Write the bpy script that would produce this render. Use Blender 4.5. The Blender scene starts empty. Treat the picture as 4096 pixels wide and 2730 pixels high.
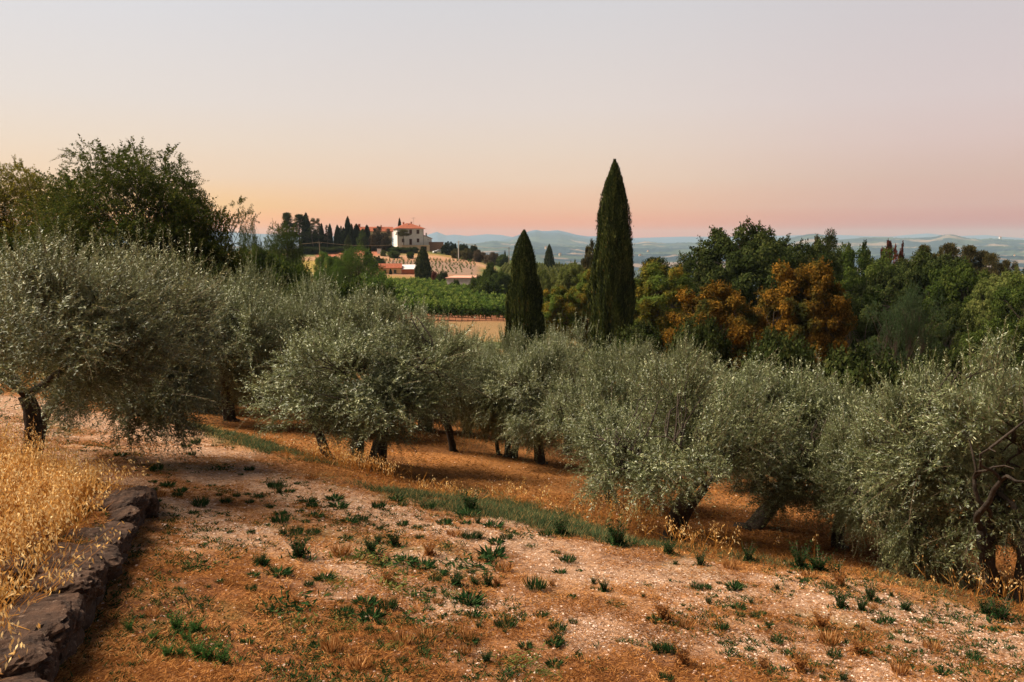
import bpy, math, time
import numpy as np
from mathutils import Vector, Matrix
T0 = time.time()
sc = bpy.context.scene
R = math.radians
PI = math.pi

# ------------------------------------------------------------------ camera
F = 880.0                      # focal length in pixels of the 1024 px wide frame
PITCH = R(6.35)
cam_d = bpy.data.cameras.new('camera')
cam = bpy.data.objects.new('camera', cam_d)
sc.collection.objects.link(cam)
cam.location = (0, 0, 0)
cam.rotation_euler = (PI / 2 - PITCH, 0, 0)
cam_d.sensor_width = 36
cam_d.lens = F * 36 / 1024
cam_d.clip_start = 0.1
cam_d.clip_end = 60000
sc.camera = cam

# ------------------------------------------------------------------ sky, sun, exposure
SUN_EL, SUN_AZ = 52.0, -84.0            # degrees; azimuth from the view direction, negative = left
world = bpy.data.worlds.new('World')
sc.world = world
world.use_nodes = True
wn, wl = world.node_tree.nodes, world.node_tree.links
wn.clear()
w_out = wn.new('ShaderNodeOutputWorld')
w_bg = wn.new('ShaderNodeBackground'); w_bg.inputs['Strength'].default_value = 0.483
w_sky = wn.new('ShaderNodeTexSky'); w_sky.sky_type = 'NISHITA'; w_sky.sun_disc = False
w_sky.sun_elevation = R(2.0); w_sky.sun_rotation = R(SUN_AZ)
w_bg2 = wn.new('ShaderNodeBackground'); w_bg2.inputs['Strength'].default_value = 0.02
w_add = wn.new('ShaderNodeAddShader')
w_tc = wn.new('ShaderNodeTexCoord')
w_sep = wn.new('ShaderNodeSeparateXYZ')
wl.new(w_tc.outputs['Generated'], w_sep.inputs[0])


def s2l(c):
    return tuple((x / 255 / 12.92) if x / 255 <= 0.04045 else ((x / 255 + 0.055) / 1.055) ** 2.4 for x in c)


def ramp(nodes, links, src, stops, interp='LINEAR'):
    r = nodes.new('ShaderNodeValToRGB')
    cr = r.color_ramp
    cr.interpolation = interp
    while len(cr.elements) < len(stops):
        cr.elements.new(0.5)
    for e, (p, c) in zip(cr.elements, stops):
        e.position = p
        e.color = (*c, 1)
    links.new(src, r.inputs[0])
    return r


SKY_MAX = 1.0     # ramp position 1 = sin(elevation) 0.5
w_m = wn.new('ShaderNodeMath'); w_m.operation = 'DIVIDE'; w_m.use_clamp = True
wl.new(w_sep.outputs['Z'], w_m.inputs[0]); w_m.inputs[1].default_value = SKY_MAX


def sky_ramp(cols):
    els = [0, 1.0, 2.2, 4.0, 6.0, 8.5, 14.5, 26, 60]
    return ramp(wn, wl, w_m.outputs[0], [(min(1, math.sin(R(e)) / SKY_MAX), c) for e, c in zip(els, cols)], 'LINEAR')


# colours the sky shows low over the land, the light the haze in front of it adds (AIR) taken out
SKY_L = [(236, 190, 132), (244, 197, 130), (243, 204, 148), (235, 210, 184), (232, 215, 198), (227, 218, 211), (219, 219, 222)]
SKY_C = [(216, 180, 160), (224, 181, 155), (230, 191, 164), (229, 205, 184), (227, 210, 195), (224, 213, 206), (214, 212, 213)]
SKY_R = [(193, 168, 166), (198, 172, 165), (205, 177, 168), (208, 183, 174), (213, 192, 188), (213, 199, 198), (206, 201, 203)]
HAZE_D, AIR, FAINT = 7.2e-5, np.array([0.50, 0.57, 0.52]), np.array([0.03, 0.04, 0.03])


def clear_sky(S):
    out = []
    for e, c in zip([0, 1.0, 2.2, 4.0, 6.0, 8.5, 14.5], S):
        T = math.exp(-HAZE_D * min(16500, 230 / max(1e-6, math.sin(R(e)))))
        out.append(tuple(np.maximum((np.array(s2l(c)) - AIR * (1 - T) - FAINT) / T, 0.02)))
    return out + [s2l((132, 134, 146)), s2l((90, 98, 122))]


rl, rc, rr = (sky_ramp(clear_sky(S)) for S in (SKY_L, SKY_C, SKY_R))


def mixc(nodes, links, fac, a, b):
    m = nodes.new('ShaderNodeMix'); m.data_type = 'RGBA'
    if isinstance(fac, float): m.inputs[0].default_value = fac
    else: links.new(fac, m.inputs[0])
    for i, s in ((6, a), (7, b)):
        if isinstance(s, tuple): m.inputs[i].default_value = (*s, 1)
        else: links.new(s, m.inputs[i])
    return m.outputs[2]


def wmap(lo, hi):
    m = wn.new('ShaderNodeMapRange'); m.interpolation_type = 'SMOOTHERSTEP'
    m.inputs[1].default_value = lo; m.inputs[2].default_value = hi
    wl.new(w_sep.outputs['X'], m.inputs[0])
    return m.outputs[0]


c1 = mixc(wn, wl, wmap(-0.55, 0.05), rl.outputs[0], rc.outputs[0])
c2 = mixc(wn, wl, wmap(-0.02, 0.55), c1, rr.outputs[0])
w_b = wn.new('ShaderNodeMapRange'); w_b.interpolation_type = 'SMOOTHERSTEP'      # the sky behind the viewer, away from the afterglow, is dimmer
w_b.inputs[1].default_value = -0.7; w_b.inputs[2].default_value = 0.3; w_b.inputs[3].default_value = 0.35; w_b.inputs[4].default_value = 1.0
wl.new(w_sep.outputs['Y'], w_b.inputs[0])
w_vm = wn.new('ShaderNodeVectorMath'); w_vm.operation = 'SCALE'
wl.new(c2, w_vm.inputs[0]); wl.new(w_b.outputs[0], w_vm.inputs['Scale'])
wl.new(w_vm.outputs[0], w_bg.inputs['Color'])
wl.new(w_sky.outputs[0], w_bg2.inputs['Color'])
wl.new(w_bg.outputs[0], w_add.inputs[0]); wl.new(w_bg2.outputs[0], w_add.inputs[1])
wl.new(w_add.outputs[0], w_out.inputs['Surface'])

sun_d = bpy.data.lights.new('sun', 'SUN')
sun_d.energy = 5.0
sun_d.angle = R(38)
sun_d.color = (1.0, 0.84, 0.66)
sun = bpy.data.objects.new('sun', sun_d)
sc.collection.objects.link(sun)
_sd = Vector((math.sin(R(SUN_AZ)) * math.cos(R(SUN_EL)), math.cos(R(SUN_AZ)) * math.cos(R(SUN_EL)), math.sin(R(SUN_EL))))
sun.rotation_euler = _sd.to_track_quat('Z', 'Y').to_euler()

sc.view_settings.view_transform = 'Standard'
sc.view_settings.look = 'None'
sc.view_settings.gamma = 1
sc.view_settings.exposure = 1.05
sc.render.engine = 'CYCLES'
sc.cycles.use_denoising = True
sc.cycles.max_bounces = 5
sc.cycles.diffuse_bounces = 3
sc.cycles.transmission_bounces = 4
sc.cycles.volume_bounces = 0
sc.cycles.caustics_reflective = False
sc.cycles.caustics_refractive = False

# ------------------------------------------------------------------ helpers: projection, noise, meshes
CP, SP = math.cos(PITCH), math.sin(PITCH)


def ray(u, v):
    dx, dy = (u - 512) / F, (341 - v) / F
    return np.array([dx, CP + dy * SP, -SP + dy * CP])


def at(u, v, y):
    """pixel (1024 x 682 frame) + distance along y -> world point"""
    d = ray(u, v)
    return d * (y / d[1])


def az_of(u):
    return np.arctan((np.asarray(u, float) - 512) / F / CP)


def el_tan(v):
    d = ray(512, v)
    return d[2] / d[1]


def hash2(ix, iy, seed):
    h = (ix.astype(np.int64) * 374761393 + iy.astype(np.int64) * 668265263 + seed * 1442695040888963) & 0xFFFFFFFF
    h = ((h ^ (h >> 13)) * 1274126177) & 0xFFFFFFFF
    h = h ^ (h >> 16)
    return (h & 0xFFFFFF) / float(0xFFFFFF)


def vnoise(x, y, seed=0):
    x = np.asarray(x, float); y = np.asarray(y, float)
    ix, iy = np.floor(x), np.floor(y)
    fx, fy = x - ix, y - iy
    fx = fx * fx * (3 - 2 * fx); fy = fy * fy * (3 - 2 * fy)
    a, b = hash2(ix, iy, seed), hash2(ix + 1, iy, seed)
    c, d = hash2(ix, iy + 1, seed), hash2(ix + 1, iy + 1, seed)
    return (a * (1 - fx) + b * fx) * (1 - fy) + (c * (1 - fx) + d * fx) * fy


def fbm(x, y, seed=0, oct=4):
    s, a, t = 0, 1.0, 0
    for i in range(oct):
        s = s + a * vnoise(x * 2 ** i, y * 2 ** i, seed + i * 17); t += a; a *= 0.5
    return s / t


def sstep(a, b, x):
    t = np.clip((x - a) / (b - a), 0, 1)
    return t * t * (3 - 2 * t)


# ------------------------------------------------------------------ terrain height
SLOPE_Y, SLOPE_X, CAM_H = 0.12, 0.10, 2.45
COLU = [-150, 0, 130, 250, 330, 400, 432, 470, 520, 570, 640, 760, 900, 1024, 1180]
KN = [45, 63, 90, 125, 170, 200, 230, 270, 300, 325, 338, 350, 385, 450, 600, 1150]
ZT = {
 -150: [-4.5, -5.5, -7.0, -8.5, -9.0, -9.0, -8.0, -7.0, -6.0, -5.5, -5.0, -5.0, -5, -6, -20, -110],
 0:    [-5.0, -6.2, -8.0, -9.5, -10., -9.5, -9.0, -8.0, -7.0, -6.0, -5.5, -5.0, -5, -8, -25, -110],
 130:  [-5.8, -7.2, -9.0, -10., -10., -9.8, -9.5, -8.6, -7.4, -6.4, -5.0, -4.0, -4, -9, -30, -110],
 250:  [-6.2, -7.8, -9.5, -11., -11., -10.5, -10., -9.0, -7.8, -6.6, -5.0, -3.2, -3, -9, -40, -110],
 330:  [-6.6, -8.0, -9.8, -11., -11., -10.6, -10.2, -9.6, -8.2, -6.6, -4.6, -2.0, -1.8, -9, -45, -110],
 400:  [-6.8, -8.2, -9.8, -10.9, -11., -10.8, -10.4, -9.8, -8.4, -6.0, -4.0, -1.25, -1.2, -9, -50, -110],
 432:  [-6.9, -8.3, -9.8, -10.9, -11.2, -11.0, -10.9, -10.2, -8.6, -6.0, -4.4, -2.7, -2.6, -10, -50, -110],
 470:  [-7.0, -8.4, -9.8, -10.9, -11.6, -12.0, -12.2, -11.0, -8.8, -6.3, -5.6, -5.2, -6, -14, -60, -110],
 520:  [-7.0, -8.5, -9.8, -11.2, -12.2, -12.8, -13.0, -11.4, -9.4, -7.5, -7.3, -7.4, -9, -20, -65, -110],
 570:  [-7.1, -8.6, -10., -12., -13., -13.4, -13.2, -12.0, -9.6, -8.2, -8.2, -8.6, -12, -25, -70, -110],
 640:  [-7.6, -8.8, -10.8, -13., -14.5, -15., -15., -14.5, -14., -14., -15., -16., -20, -35, -80, -110],
 760:  [-9.0, -11., -12.5, -13., -19., -24., -27., -30., -33., -35., -36., -38., -42, -52, -85, -110],
 900:  [-9.6, -11.6, -12., -11., -18., -25., -30., -36., -40., -43., -44., -46., -50, -62, -88, -110],
 1024:  [-9.6, -11.6, -12., -11., -18., -25., -30., -36., -40., -43., -44., -46., -50, -62, -88, -110],
 1180:  [-9.6, -11.6, -12., -11., -18., -25., -30., -36., -40., -43., -44., -46., -50, -62, -88, -110],
}
_az = np.concatenate([[-PI], az_of(COLU), [PI]])
_cols = [ZT[-150]] + [ZT[u] for u in COLU] + [ZT[1180]]
NA, NR = 720, 400
_ag = np.linspace(-PI, PI, NA)
_lg = np.linspace(math.log(30), math.log(1150), NR)
_tab = np.zeros((NA, NR))
_tmp = np.array([np.interp(_lg, [math.log(k) for k in KN], c) for c in _cols])
for j in range(NR):
    _tab[:, j] = np.interp(_ag, _az, _tmp[:, j])
for _ in range(3):
    _tab[:, 2:-2] = (_tab[:, :-4] + _tab[:, 1:-3] + _tab[:, 2:-2] + _tab[:, 3:-1] + _tab[:, 4:]) / 5
    _tab[1:-1] = (_tab[:-2] + _tab[1:-1] + _tab[2:]) / 3


def plane_z(x, y):
    return -CAM_H - SLOPE_Y * y - SLOPE_X * x


def near_hit(u, v, dz=0.0):
    d = ray(u, v)
    t = (-CAM_H + dz) / (d[2] + SLOPE_Y * d[1] + SLOPE_X * d[0])
    return (d * t)[:2]


def seg_dist(x, y, pts):
    """distance to a polyline and the side (positive = right of its direction)"""
    best = np.full(np.shape(x), 1e9); side = np.zeros(np.shape(x)); par = np.zeros(np.shape(x))
    L0 = 0.0
    for (a, b) in zip(pts[:-1], pts[1:]):
        ax, ay = a; bx, by = b
        dx, dy = bx - ax, by - ay
        L = math.hypot(dx, dy)
        t = np.clip(((x - ax) * dx + (y - ay) * dy) / L ** 2, 0, 1)
        d = np.hypot(x - ax - t * dx, y - ay - t * dy)
        cr = (x - ax) * dy - (y - ay) * dx
        m = d < best
        best = np.where(m, d, best); side = np.where(m, np.sign(cr), side); par = np.where(m, L0 + t * L, par)
        L0 += L
    return best, side, par


# green strip on the far edge of the track (runs left -> right; camera side = positive)
STRIP = [tuple(near_hit(*p)) for p in ((-260, 362), (-60, 383), (60, 402), (196, 428), (326, 474), (457, 511), (609, 544), (827, 572), (1024, 618))]
_e = np.array(STRIP[-1]) - np.array(STRIP[-2]); STRIP.append(tuple(np.array(STRIP[-1]) + _e / np.linalg.norm(_e) * 30))
# foot of the dry stone wall (near -> far)
WALL = [tuple(near_hit(*p)) for p in ((8, 800), (55, 682), (78, 638), (102, 598), (124, 560), (143, 519))]
_e = np.array(WALL[0]) - np.array(WALL[1]); WALL.insert(0, tuple(np.array(WALL[0]) + _e / np.linalg.norm(_e) * 8))


def terrace(x, y):
    """raised ground behind the dry stone wall"""
    d, s, par = seg_dist(x, y, WALL)
    inside = sstep(0.02, 0.22, -s * d)
    far = np.array(WALL[-1])
    fade = 1 - sstep(0.0, 1.6, (y - far[1]) + 0.25 * (x - far[0]))
    return 0.26 * inside * fade


def height(x, y, fine=True):
    x = np.asarray(x, float); y = np.asarray(y, float)
    r = np.hypot(x, y) + 1e-9
    a = np.arctan2(x, y)
    near = plane_z(x, y)
    near = np.maximum(near, -12 + 0 * x)
    d, s, _ = seg_dist(x, y, STRIP)
    near = near - 0.35 * sstep(0.1, 2.5, -s * d)
    if fine:
        near = near + terrace(x, y)
        near = near + (fbm(x * 1.1, y * 1.1, 3) - 0.5) * 0.14 * np.clip(r / 6, 0.3, 1)
    fa = (a + PI) / (2 * PI) * (NA - 1)
    fr = np.clip((np.log(r) - _lg[0]) / (_lg[-1] - _lg[0]), 0, 1) * (NR - 1)
    ia = np.clip(fa.astype(int), 0, NA - 2); ir = np.clip(fr.astype(int), 0, NR - 2)
    ta, tr = fa - ia, fr - ir
    tb = (_tab[ia, ir] * (1 - ta) + _tab[ia + 1, ir] * ta) * (1 - tr) + (_tab[ia, ir + 1] * (1 - ta) + _tab[ia + 1, ir + 1] * ta) * tr
    tb = tb + (fbm(x / 14, y / 14, 9, 3) - 0.5) * np.clip(r / 120, 0, 1) * 0.9
    w = sstep(26, 46, r)
    return near * (1 - w) + tb * w


def hgt(x, y):
    return float(height(np.array([x]), np.array([y]))[0])


def ground_hit(u, v, y0=3.0, y1=420.0):
    d = ray(u, v)
    ys = np.exp(np.linspace(math.log(y0), math.log(y1), 900))
    P = d[None, :] * (ys / d[1])[:, None]
    below = P[:, 2] < height(P[:, 0], P[:, 1])
    i = int(np.argmax(below)) if below.any() else len(ys) - 1
    return P[i]


# ------------------------------------------------------------------ mesh building
MATS = {}


class MB:
    """collects vertices and faces and links them as one mesh object"""
    def __init__(s):
        s.v, s.f, s.m, s.r, s.n = [], [], [], [], 0

    def add(s, V, Fc, mat=0, rnd=None):
        V = np.asarray(V, np.float32).reshape(-1, 3)
        if isinstance(Fc, np.ndarray):
            Fc = [Fc]
        else:
            q = [f for f in Fc if len(f) == 4]; t = [f for f in Fc if len(f) == 3]; o = [f for f in Fc if len(f) > 4]
            Fc = [np.array(x) for x in (q, t) if x] + [np.array([f]) for f in o]
        for a in Fc:
            s.f.append(a + s.n); s.m.append(np.full(len(a), mat, np.int32))
            if rnd is None: s.r.append(np.full(len(a), 0.5, np.float32))
            else: s.r.append(np.broadcast_to(np.asarray(rnd, np.float32), (len(a),)).copy())
        s.v.append(V); s.n += len(V)
        return s

    def mesh(s, name, mats, smooth=False):
        me = bpy.data.meshes.new(name)
        V = np.concatenate(s.v) if s.v else np.zeros((0, 3), np.float32)
        me.vertices.add(len(V)); me.vertices.foreach_set('co', V.ravel())
        tot = np.concatenate([np.full(len(a), a.shape[1], np.int32) for a in s.f])
        idx = np.concatenate([a.ravel() for a in s.f]).astype(np.int32)
        me.loops.add(len(idx)); me.loops.foreach_set('vertex_index', idx)
        me.polygons.add(len(tot))
        st = np.concatenate([[0], np.cumsum(tot)[:-1]]).astype(np.int32)
        me.polygons.foreach_set('loop_start', st)
        me.polygons.foreach_set('material_index', np.concatenate(s.m))
        me.polygons.foreach_set('use_smooth', np.full(len(tot), smooth))
        at_ = me.attributes.new('rnd', 'FLOAT', 'FACE')
        at_.data.foreach_set('value', np.concatenate(s.r))
        for m in (mats if isinstance(mats, (list, tuple)) else [mats]):
            me.materials.append(MATS[m] if isinstance(m, str) else m)
        me.update(calc_edges=True)
        return me

    def build(s, name, mats, parent=None, smooth=False):
        o = bpy.data.objects.new(name, s.mesh(name, mats, smooth))
        sc.collection.objects.link(o)
        if parent is not None: o.parent = parent
        return o


def tag(o, label=None, cat=None, group=None, kind=None):
    if label: o['label'] = label
    if cat: o['category'] = cat
    if group: o['group'] = group
    if kind: o['kind'] = kind
    return o


def empty(name, loc, rz=0.0):
    o = bpy.data.objects.new(name, None)
    o.empty_display_size = 0.3
    sc.collection.objects.link(o)
    o.location = loc; o.rotation_euler = (0, 0, rz)
    return o


def copy_tree(o, parent=None):
    c = o.copy(); sc.collection.objects.link(c); c.parent = parent
    for ch in [x for x in sc.objects if x.parent == o]:
        copy_tree(ch, c)
    return c


def unit(a):
    return a / (np.linalg.norm(a, axis=-1, keepdims=True) + 1e-9)


def box(x0, x1, y0, y1, z0, z1):
    V = [(x0, y0, z0), (x1, y0, z0), (x1, y1, z0), (x0, y1, z0), (x0, y0, z1), (x1, y0, z1), (x1, y1, z1), (x0, y1, z1)]
    return np.array(V, float), np.array([(0, 3, 2, 1), (4, 5, 6, 7), (0, 1, 5, 4), (1, 2, 6, 5), (2, 3, 7, 6), (3, 0, 4, 7)])


def tube(mb, P, rad, k=7, mat=0, rough=0.0, rng=None, rnd=0.5):
    P = np.asarray(P, float); n = len(P)
    rad = np.broadcast_to(np.asarray(rad, float), (n,))
    T = unit(np.gradient(P, axis=0))
    ref = np.array([0.31, 0.95, 0.05])
    A = unit(np.cross(T, ref)); B = np.cross(T, A)
    th = np.arange(k) * 2 * PI / k
    rr_ = rad[:, None] * np.ones(k)[None]
    if rough and rng is not None:
        rr_ = rr_ * (1 + rough * (rng.random((n, k)) - 0.5) + rough * 0.6 * np.sin(th * 3 + 1.3)[None])
    V = P[:, None] + rr_[..., None] * (np.cos(th)[None, :, None] * A[:, None] + np.sin(th)[None, :, None] * B[:, None])
    i, j = np.meshgrid(np.arange(n - 1), np.arange(k), indexing='ij')
    Fq = np.stack([i * k + j, i * k + (j + 1) % k, (i + 1) * k + (j + 1) % k, (i + 1) * k + j], -1).reshape(-1, 4)
    mb.add(V.reshape(-1, 3), Fq, mat, rnd)
    cap = np.array([[(n - 1) * k + q for q in range(k)]])
    mb.f.append(cap + mb.n - n * k); mb.m.append(np.full(1, mat, np.int32)); mb.r.append(np.full(1, rnd, np.float32))


def leaves(mb, P, D, L, W, rng, mat=0, rnd=None, mid=0.5, roll=None):
    """lens-shaped leaves: base P, direction D, length L, width W"""
    n = len(P)
    D = unit(D)
    Rv = unit(rng.normal(size=(n, 3))) if roll is None else unit(roll + 0.35 * rng.normal(size=(n, 3)))
    S = unit(np.cross(D, Rv))
    L = np.broadcast_to(L, (n,))[:, None]; W = np.broadcast_to(W, (n,))[:, None]
    m_ = P + D * L * mid
    V = np.stack([P, m_ + S * W / 2, P + D * L, m_ - S * W / 2], 1).reshape(-1, 3)
    Fq = np.arange(n * 4).reshape(-1, 4)
    mb.add(V, Fq, mat, rng.random(n) if rnd is None else rnd)


def walk(rng, p, d, L, n, wob=0.25, up=0.0):
    P = [np.array(p, float)]; d = unit(np.array(d, float))
    for _ in range(n):
        d = unit(d + rng.normal(size=3) * wob + np.array([0, 0, up]))
        P.append(P[-1] + d * L / n)
    return np.array(P)


# ------------------------------------------------------------------ materials
def new_mat(name):
    m = bpy.data.materials.new(name); m.use_nodes = True
    nt = m.node_tree; nt.nodes.clear()
    out = nt.nodes.new('ShaderNodeOutputMaterial')
    MATS[name] = m
    return m, nt.nodes, nt.links, out


def noise_node(N, Lk, scale, detail=4, rough=0.6, coord='Object', vec=None):
    n = N.new('ShaderNodeTexNoise'); n.inputs['Scale'].default_value = scale
    n.inputs['Detail'].default_value = detail; n.inputs['Roughness'].default_value = rough
    if vec is None:
        tc = N.new('ShaderNodeTexCoord'); vec = tc.outputs[coord]
    Lk.new(vec, n.inputs['Vector'])
    return n


def leaf_mat(name, stops, under=None, transl=0.3, gloss=0.0, patch=None):
    """leaf colour from a per-leaf random value; 'under' = colour of the pale underside; patch = (colour, scale, low, high) drift over the crown"""
    m, N, Lk, out = new_mat(name)
    a = N.new('ShaderNodeAttribute'); a.attribute_name = 'rnd'
    r = ramp(N, Lk, a.outputs['Fac'], stops)
    col = r.outputs[0]
    if patch:
        pn = noise_node(N, Lk, patch[1], 2)
        mr = N.new('ShaderNodeMapRange'); Lk.new(pn.outputs['Fac'], mr.inputs[0])
        mr.inputs[1].default_value = patch[2]; mr.inputs[2].default_value = patch[3]
        col = mixc(N, Lk, mr.outputs[0], col, patch[0])
    if under:
        g = N.new('ShaderNodeNewGeometry')
        col = mixc(N, Lk, g.outputs['Backfacing'], col, under)
    d = N.new('ShaderNodeBsdfDiffuse'); Lk.new(col, d.inputs['Color'])
    t = N.new('ShaderNodeBsdfTranslucent'); Lk.new(col, t.inputs['Color'])
    mx = N.new('ShaderNodeMixShader'); mx.inputs[0].default_value = transl
    Lk.new(d.outputs[0], mx.inputs[1]); Lk.new(t.outputs[0], mx.inputs[2])
    last = mx.outputs[0]
    if gloss:
        gl = N.new('ShaderNodeBsdfGlossy'); gl.inputs['Roughness'].default_value = 0.45
        gl.inputs['Color'].default_value = (0.9, 0.95, 0.9, 1)
        m2 = N.new('ShaderNodeMixShader'); m2.inputs[0].default_value = gloss
        Lk.new(last, m2.inputs[1]); Lk.new(gl.outputs[0], m2.inputs[2]); last = m2.outputs[0]
    Lk.new(last, out.inputs['Surface'])
    return m


def surf_mat(name, c0, c1, scale=4.0, rough=0.85, bump=0.3, bscale=None, vary=None):
    m, N, Lk, out = new_mat(name)
    b = N.new('ShaderNodeBsdfPrincipled'); b.inputs['Roughness'].default_value = rough
    b.inputs['Specular IOR Level'].default_value = 0.25
    n = noise_node(N, Lk, scale, 6)
    r = ramp(N, Lk, n.outputs['Fac'], [(0.3, c0), (0.7, c1)])
    Lk.new(r.outputs[0], b.inputs['Base Color'])
    if bump:
        n2 = noise_node(N, Lk, bscale or scale * 3, 5)
        bp = N.new('ShaderNodeBump'); bp.inputs['Strength'].default_value = bump; bp.inputs['Distance'].default_value = 0.03
        Lk.new(n2.outputs['Fac'], bp.inputs['Height']); Lk.new(bp.outputs[0], b.inputs['Normal'])
    Lk.new(b.outputs[0], out.inputs['Surface'])
    return m


surf_mat('bark_olive', (0.016, 0.012, 0.009), (0.065, 0.048, 0.034), 9, bump=0.9)
surf_mat('bark_twig', (0.13, 0.09, 0.06), (0.22, 0.16, 0.10), 9, bump=0)
surf_mat('bark_dark', (0.03, 0.022, 0.016), (0.09, 0.065, 0.045), 6, bump=0.7)
leaf_mat('leaf_olive', [(0, (0.022, 0.030, 0.010)), (0.40, (0.060, 0.080, 0.023)), (0.74, (0.19, 0.218, 0.080)), (1, (0.58, 0.59, 0.31))],
         under=(0.215, 0.245, 0.11), transl=0.2, gloss=0.06)
leaf_mat('leaf_olive_brown', [(0, (0.022, 0.028, 0.010)), (0.40, (0.062, 0.078, 0.023)), (0.74, (0.19, 0.203, 0.075)), (1, (0.58, 0.52, 0.28))],
         under=(0.215, 0.225, 0.105), transl=0.2, gloss=0.06)
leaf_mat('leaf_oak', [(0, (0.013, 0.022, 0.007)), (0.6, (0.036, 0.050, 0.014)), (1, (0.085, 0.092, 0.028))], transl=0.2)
leaf_mat('leaf_green', [(0, (0.018, 0.034, 0.008)), (0.6, (0.052, 0.078, 0.016)), (1, (0.12, 0.14, 0.032))], transl=0.3)
leaf_mat('leaf_bright', [(0, (0.025, 0.058, 0.012)), (0.6, (0.085, 0.145, 0.028)), (1, (0.22, 0.27, 0.06))], transl=0.35)
leaf_mat('leaf_locust', [(0, (0.018, 0.036, 0.008)), (0.6, (0.052, 0.068, 0.014)), (1, (0.16, 0.145, 0.028))], transl=0.4)
leaf_mat('leaf_backlit', [(0, (0.05, 0.055, 0.010)), (0.6, (0.13, 0.12, 0.02)), (1, (0.30, 0.22, 0.035))], transl=0.6)  # golden light from behind put into the colour, a lit version of leaf_locust
leaf_mat('leaf_blue', [(0, (0.018, 0.036, 0.016)), (0.6, (0.046, 0.076, 0.032)), (1, (0.09, 0.125, 0.05))], transl=0.3)
leaf_mat('leaf_rust', [(0, (0.035, 0.026, 0.006)), (0.5, (0.140, 0.075, 0.012)), (1, (0.35, 0.17, 0.024))], transl=0.25,
         patch=((0.040, 0.045, 0.012), 0.55, 0.47, 0.64))
leaf_mat('leaf_gold', [(0, (0.04, 0.040, 0.008)), (0.5, (0.15, 0.115, 0.017)), (1, (0.38, 0.22, 0.030))], transl=0.3,
         patch=((0.09, 0.13, 0.025), 0.5, 0.42, 0.6))
leaf_mat('leaf_pale', [(0, (0.05, 0.075, 0.018)), (0.6, (0.11, 0.13, 0.035)), (1, (0.19, 0.19, 0.06))], transl=0.3)
leaf_mat('leaf_pine', [(0, (0.035, 0.038, 0.014)), (0.6, (0.085, 0.075, 0.028)), (1, (0.15, 0.11, 0.045))], transl=0.15)
leaf_mat('leaf_red', [(0, (0.05, 0.016, 0.012)), (1, (0.17, 0.045, 0.03))], transl=0.3)
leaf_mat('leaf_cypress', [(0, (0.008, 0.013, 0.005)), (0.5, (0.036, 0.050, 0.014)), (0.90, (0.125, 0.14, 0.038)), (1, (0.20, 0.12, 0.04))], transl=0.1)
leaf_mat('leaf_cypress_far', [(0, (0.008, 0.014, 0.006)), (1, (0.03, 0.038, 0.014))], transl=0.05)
leaf_mat('leaf_grey', [(0, (0.05, 0.04, 0.025)), (1, (0.13, 0.095, 0.06))], transl=0.2)
leaf_mat('straw', [(0, (0.07, 0.028, 0.010)), (0.35, (0.24, 0.095, 0.028)), (0.75, (0.48, 0.225, 0.070)), (1, (0.74, 0.46, 0.21))], transl=0.25)
leaf_mat('straw_dark', [(0, (0.06, 0.028, 0.012)), (0.4, (0.24, 0.105, 0.030)), (0.85, (0.48, 0.225, 0.062)), (1, (0.62, 0.38, 0.15))], transl=0.25)
leaf_mat('oat', [(0, (0.22, 0.085, 0.018)), (0.3, (0.50, 0.22, 0.045)), (0.65, (0.72, 0.42, 0.13)), (1, (0.88, 0.70, 0.38))], transl=0.3)
leaf_mat('weed', [(0, (0.010, 0.028, 0.010)), (0.6, (0.025, 0.062, 0.020)), (1, (0.06, 0.11, 0.035))], transl=0.25)
leaf_mat('weed_bright', [(0, (0.03, 0.09, 0.02)), (1, (0.09, 0.20, 0.05))], transl=0.3)
leaf_mat('strip_grass', [(0, (0.03, 0.055, 0.026)), (0.5, (0.07, 0.115, 0.050)), (0.72, (0.13, 0.155, 0.07)), (1, (0.40, 0.24, 0.09))], transl=0.3)
leaf_mat('meadow', [(0, (0.14, 0.11, 0.03)), (0.5, (0.38, 0.22, 0.06)), (1, (0.55, 0.32, 0.11))], transl=0.3)
print('setup', round(time.time() - T0, 1))
# ------------------------------------------------------------------ ground sheet
def polar(az, rad):
    A, Rr = np.meshgrid(az, rad, indexing='ij')
    return Rr * np.sin(A), Rr * np.cos(A)


def grid_faces(na, nr):
    i, j = np.meshgrid(np.arange(na - 1), np.arange(nr - 1), indexing='ij')
    return np.stack([i * nr + j, i * nr + j + 1, (i + 1) * nr + j + 1, (i + 1) * nr + j], -1).reshape(-1, 4)


az_fine = np.concatenate([np.linspace(-PI, -0.75, 60)[:-1], np.linspace(-0.75, 0.75, 900), np.linspace(0.75, PI, 60)[1:]])


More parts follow.
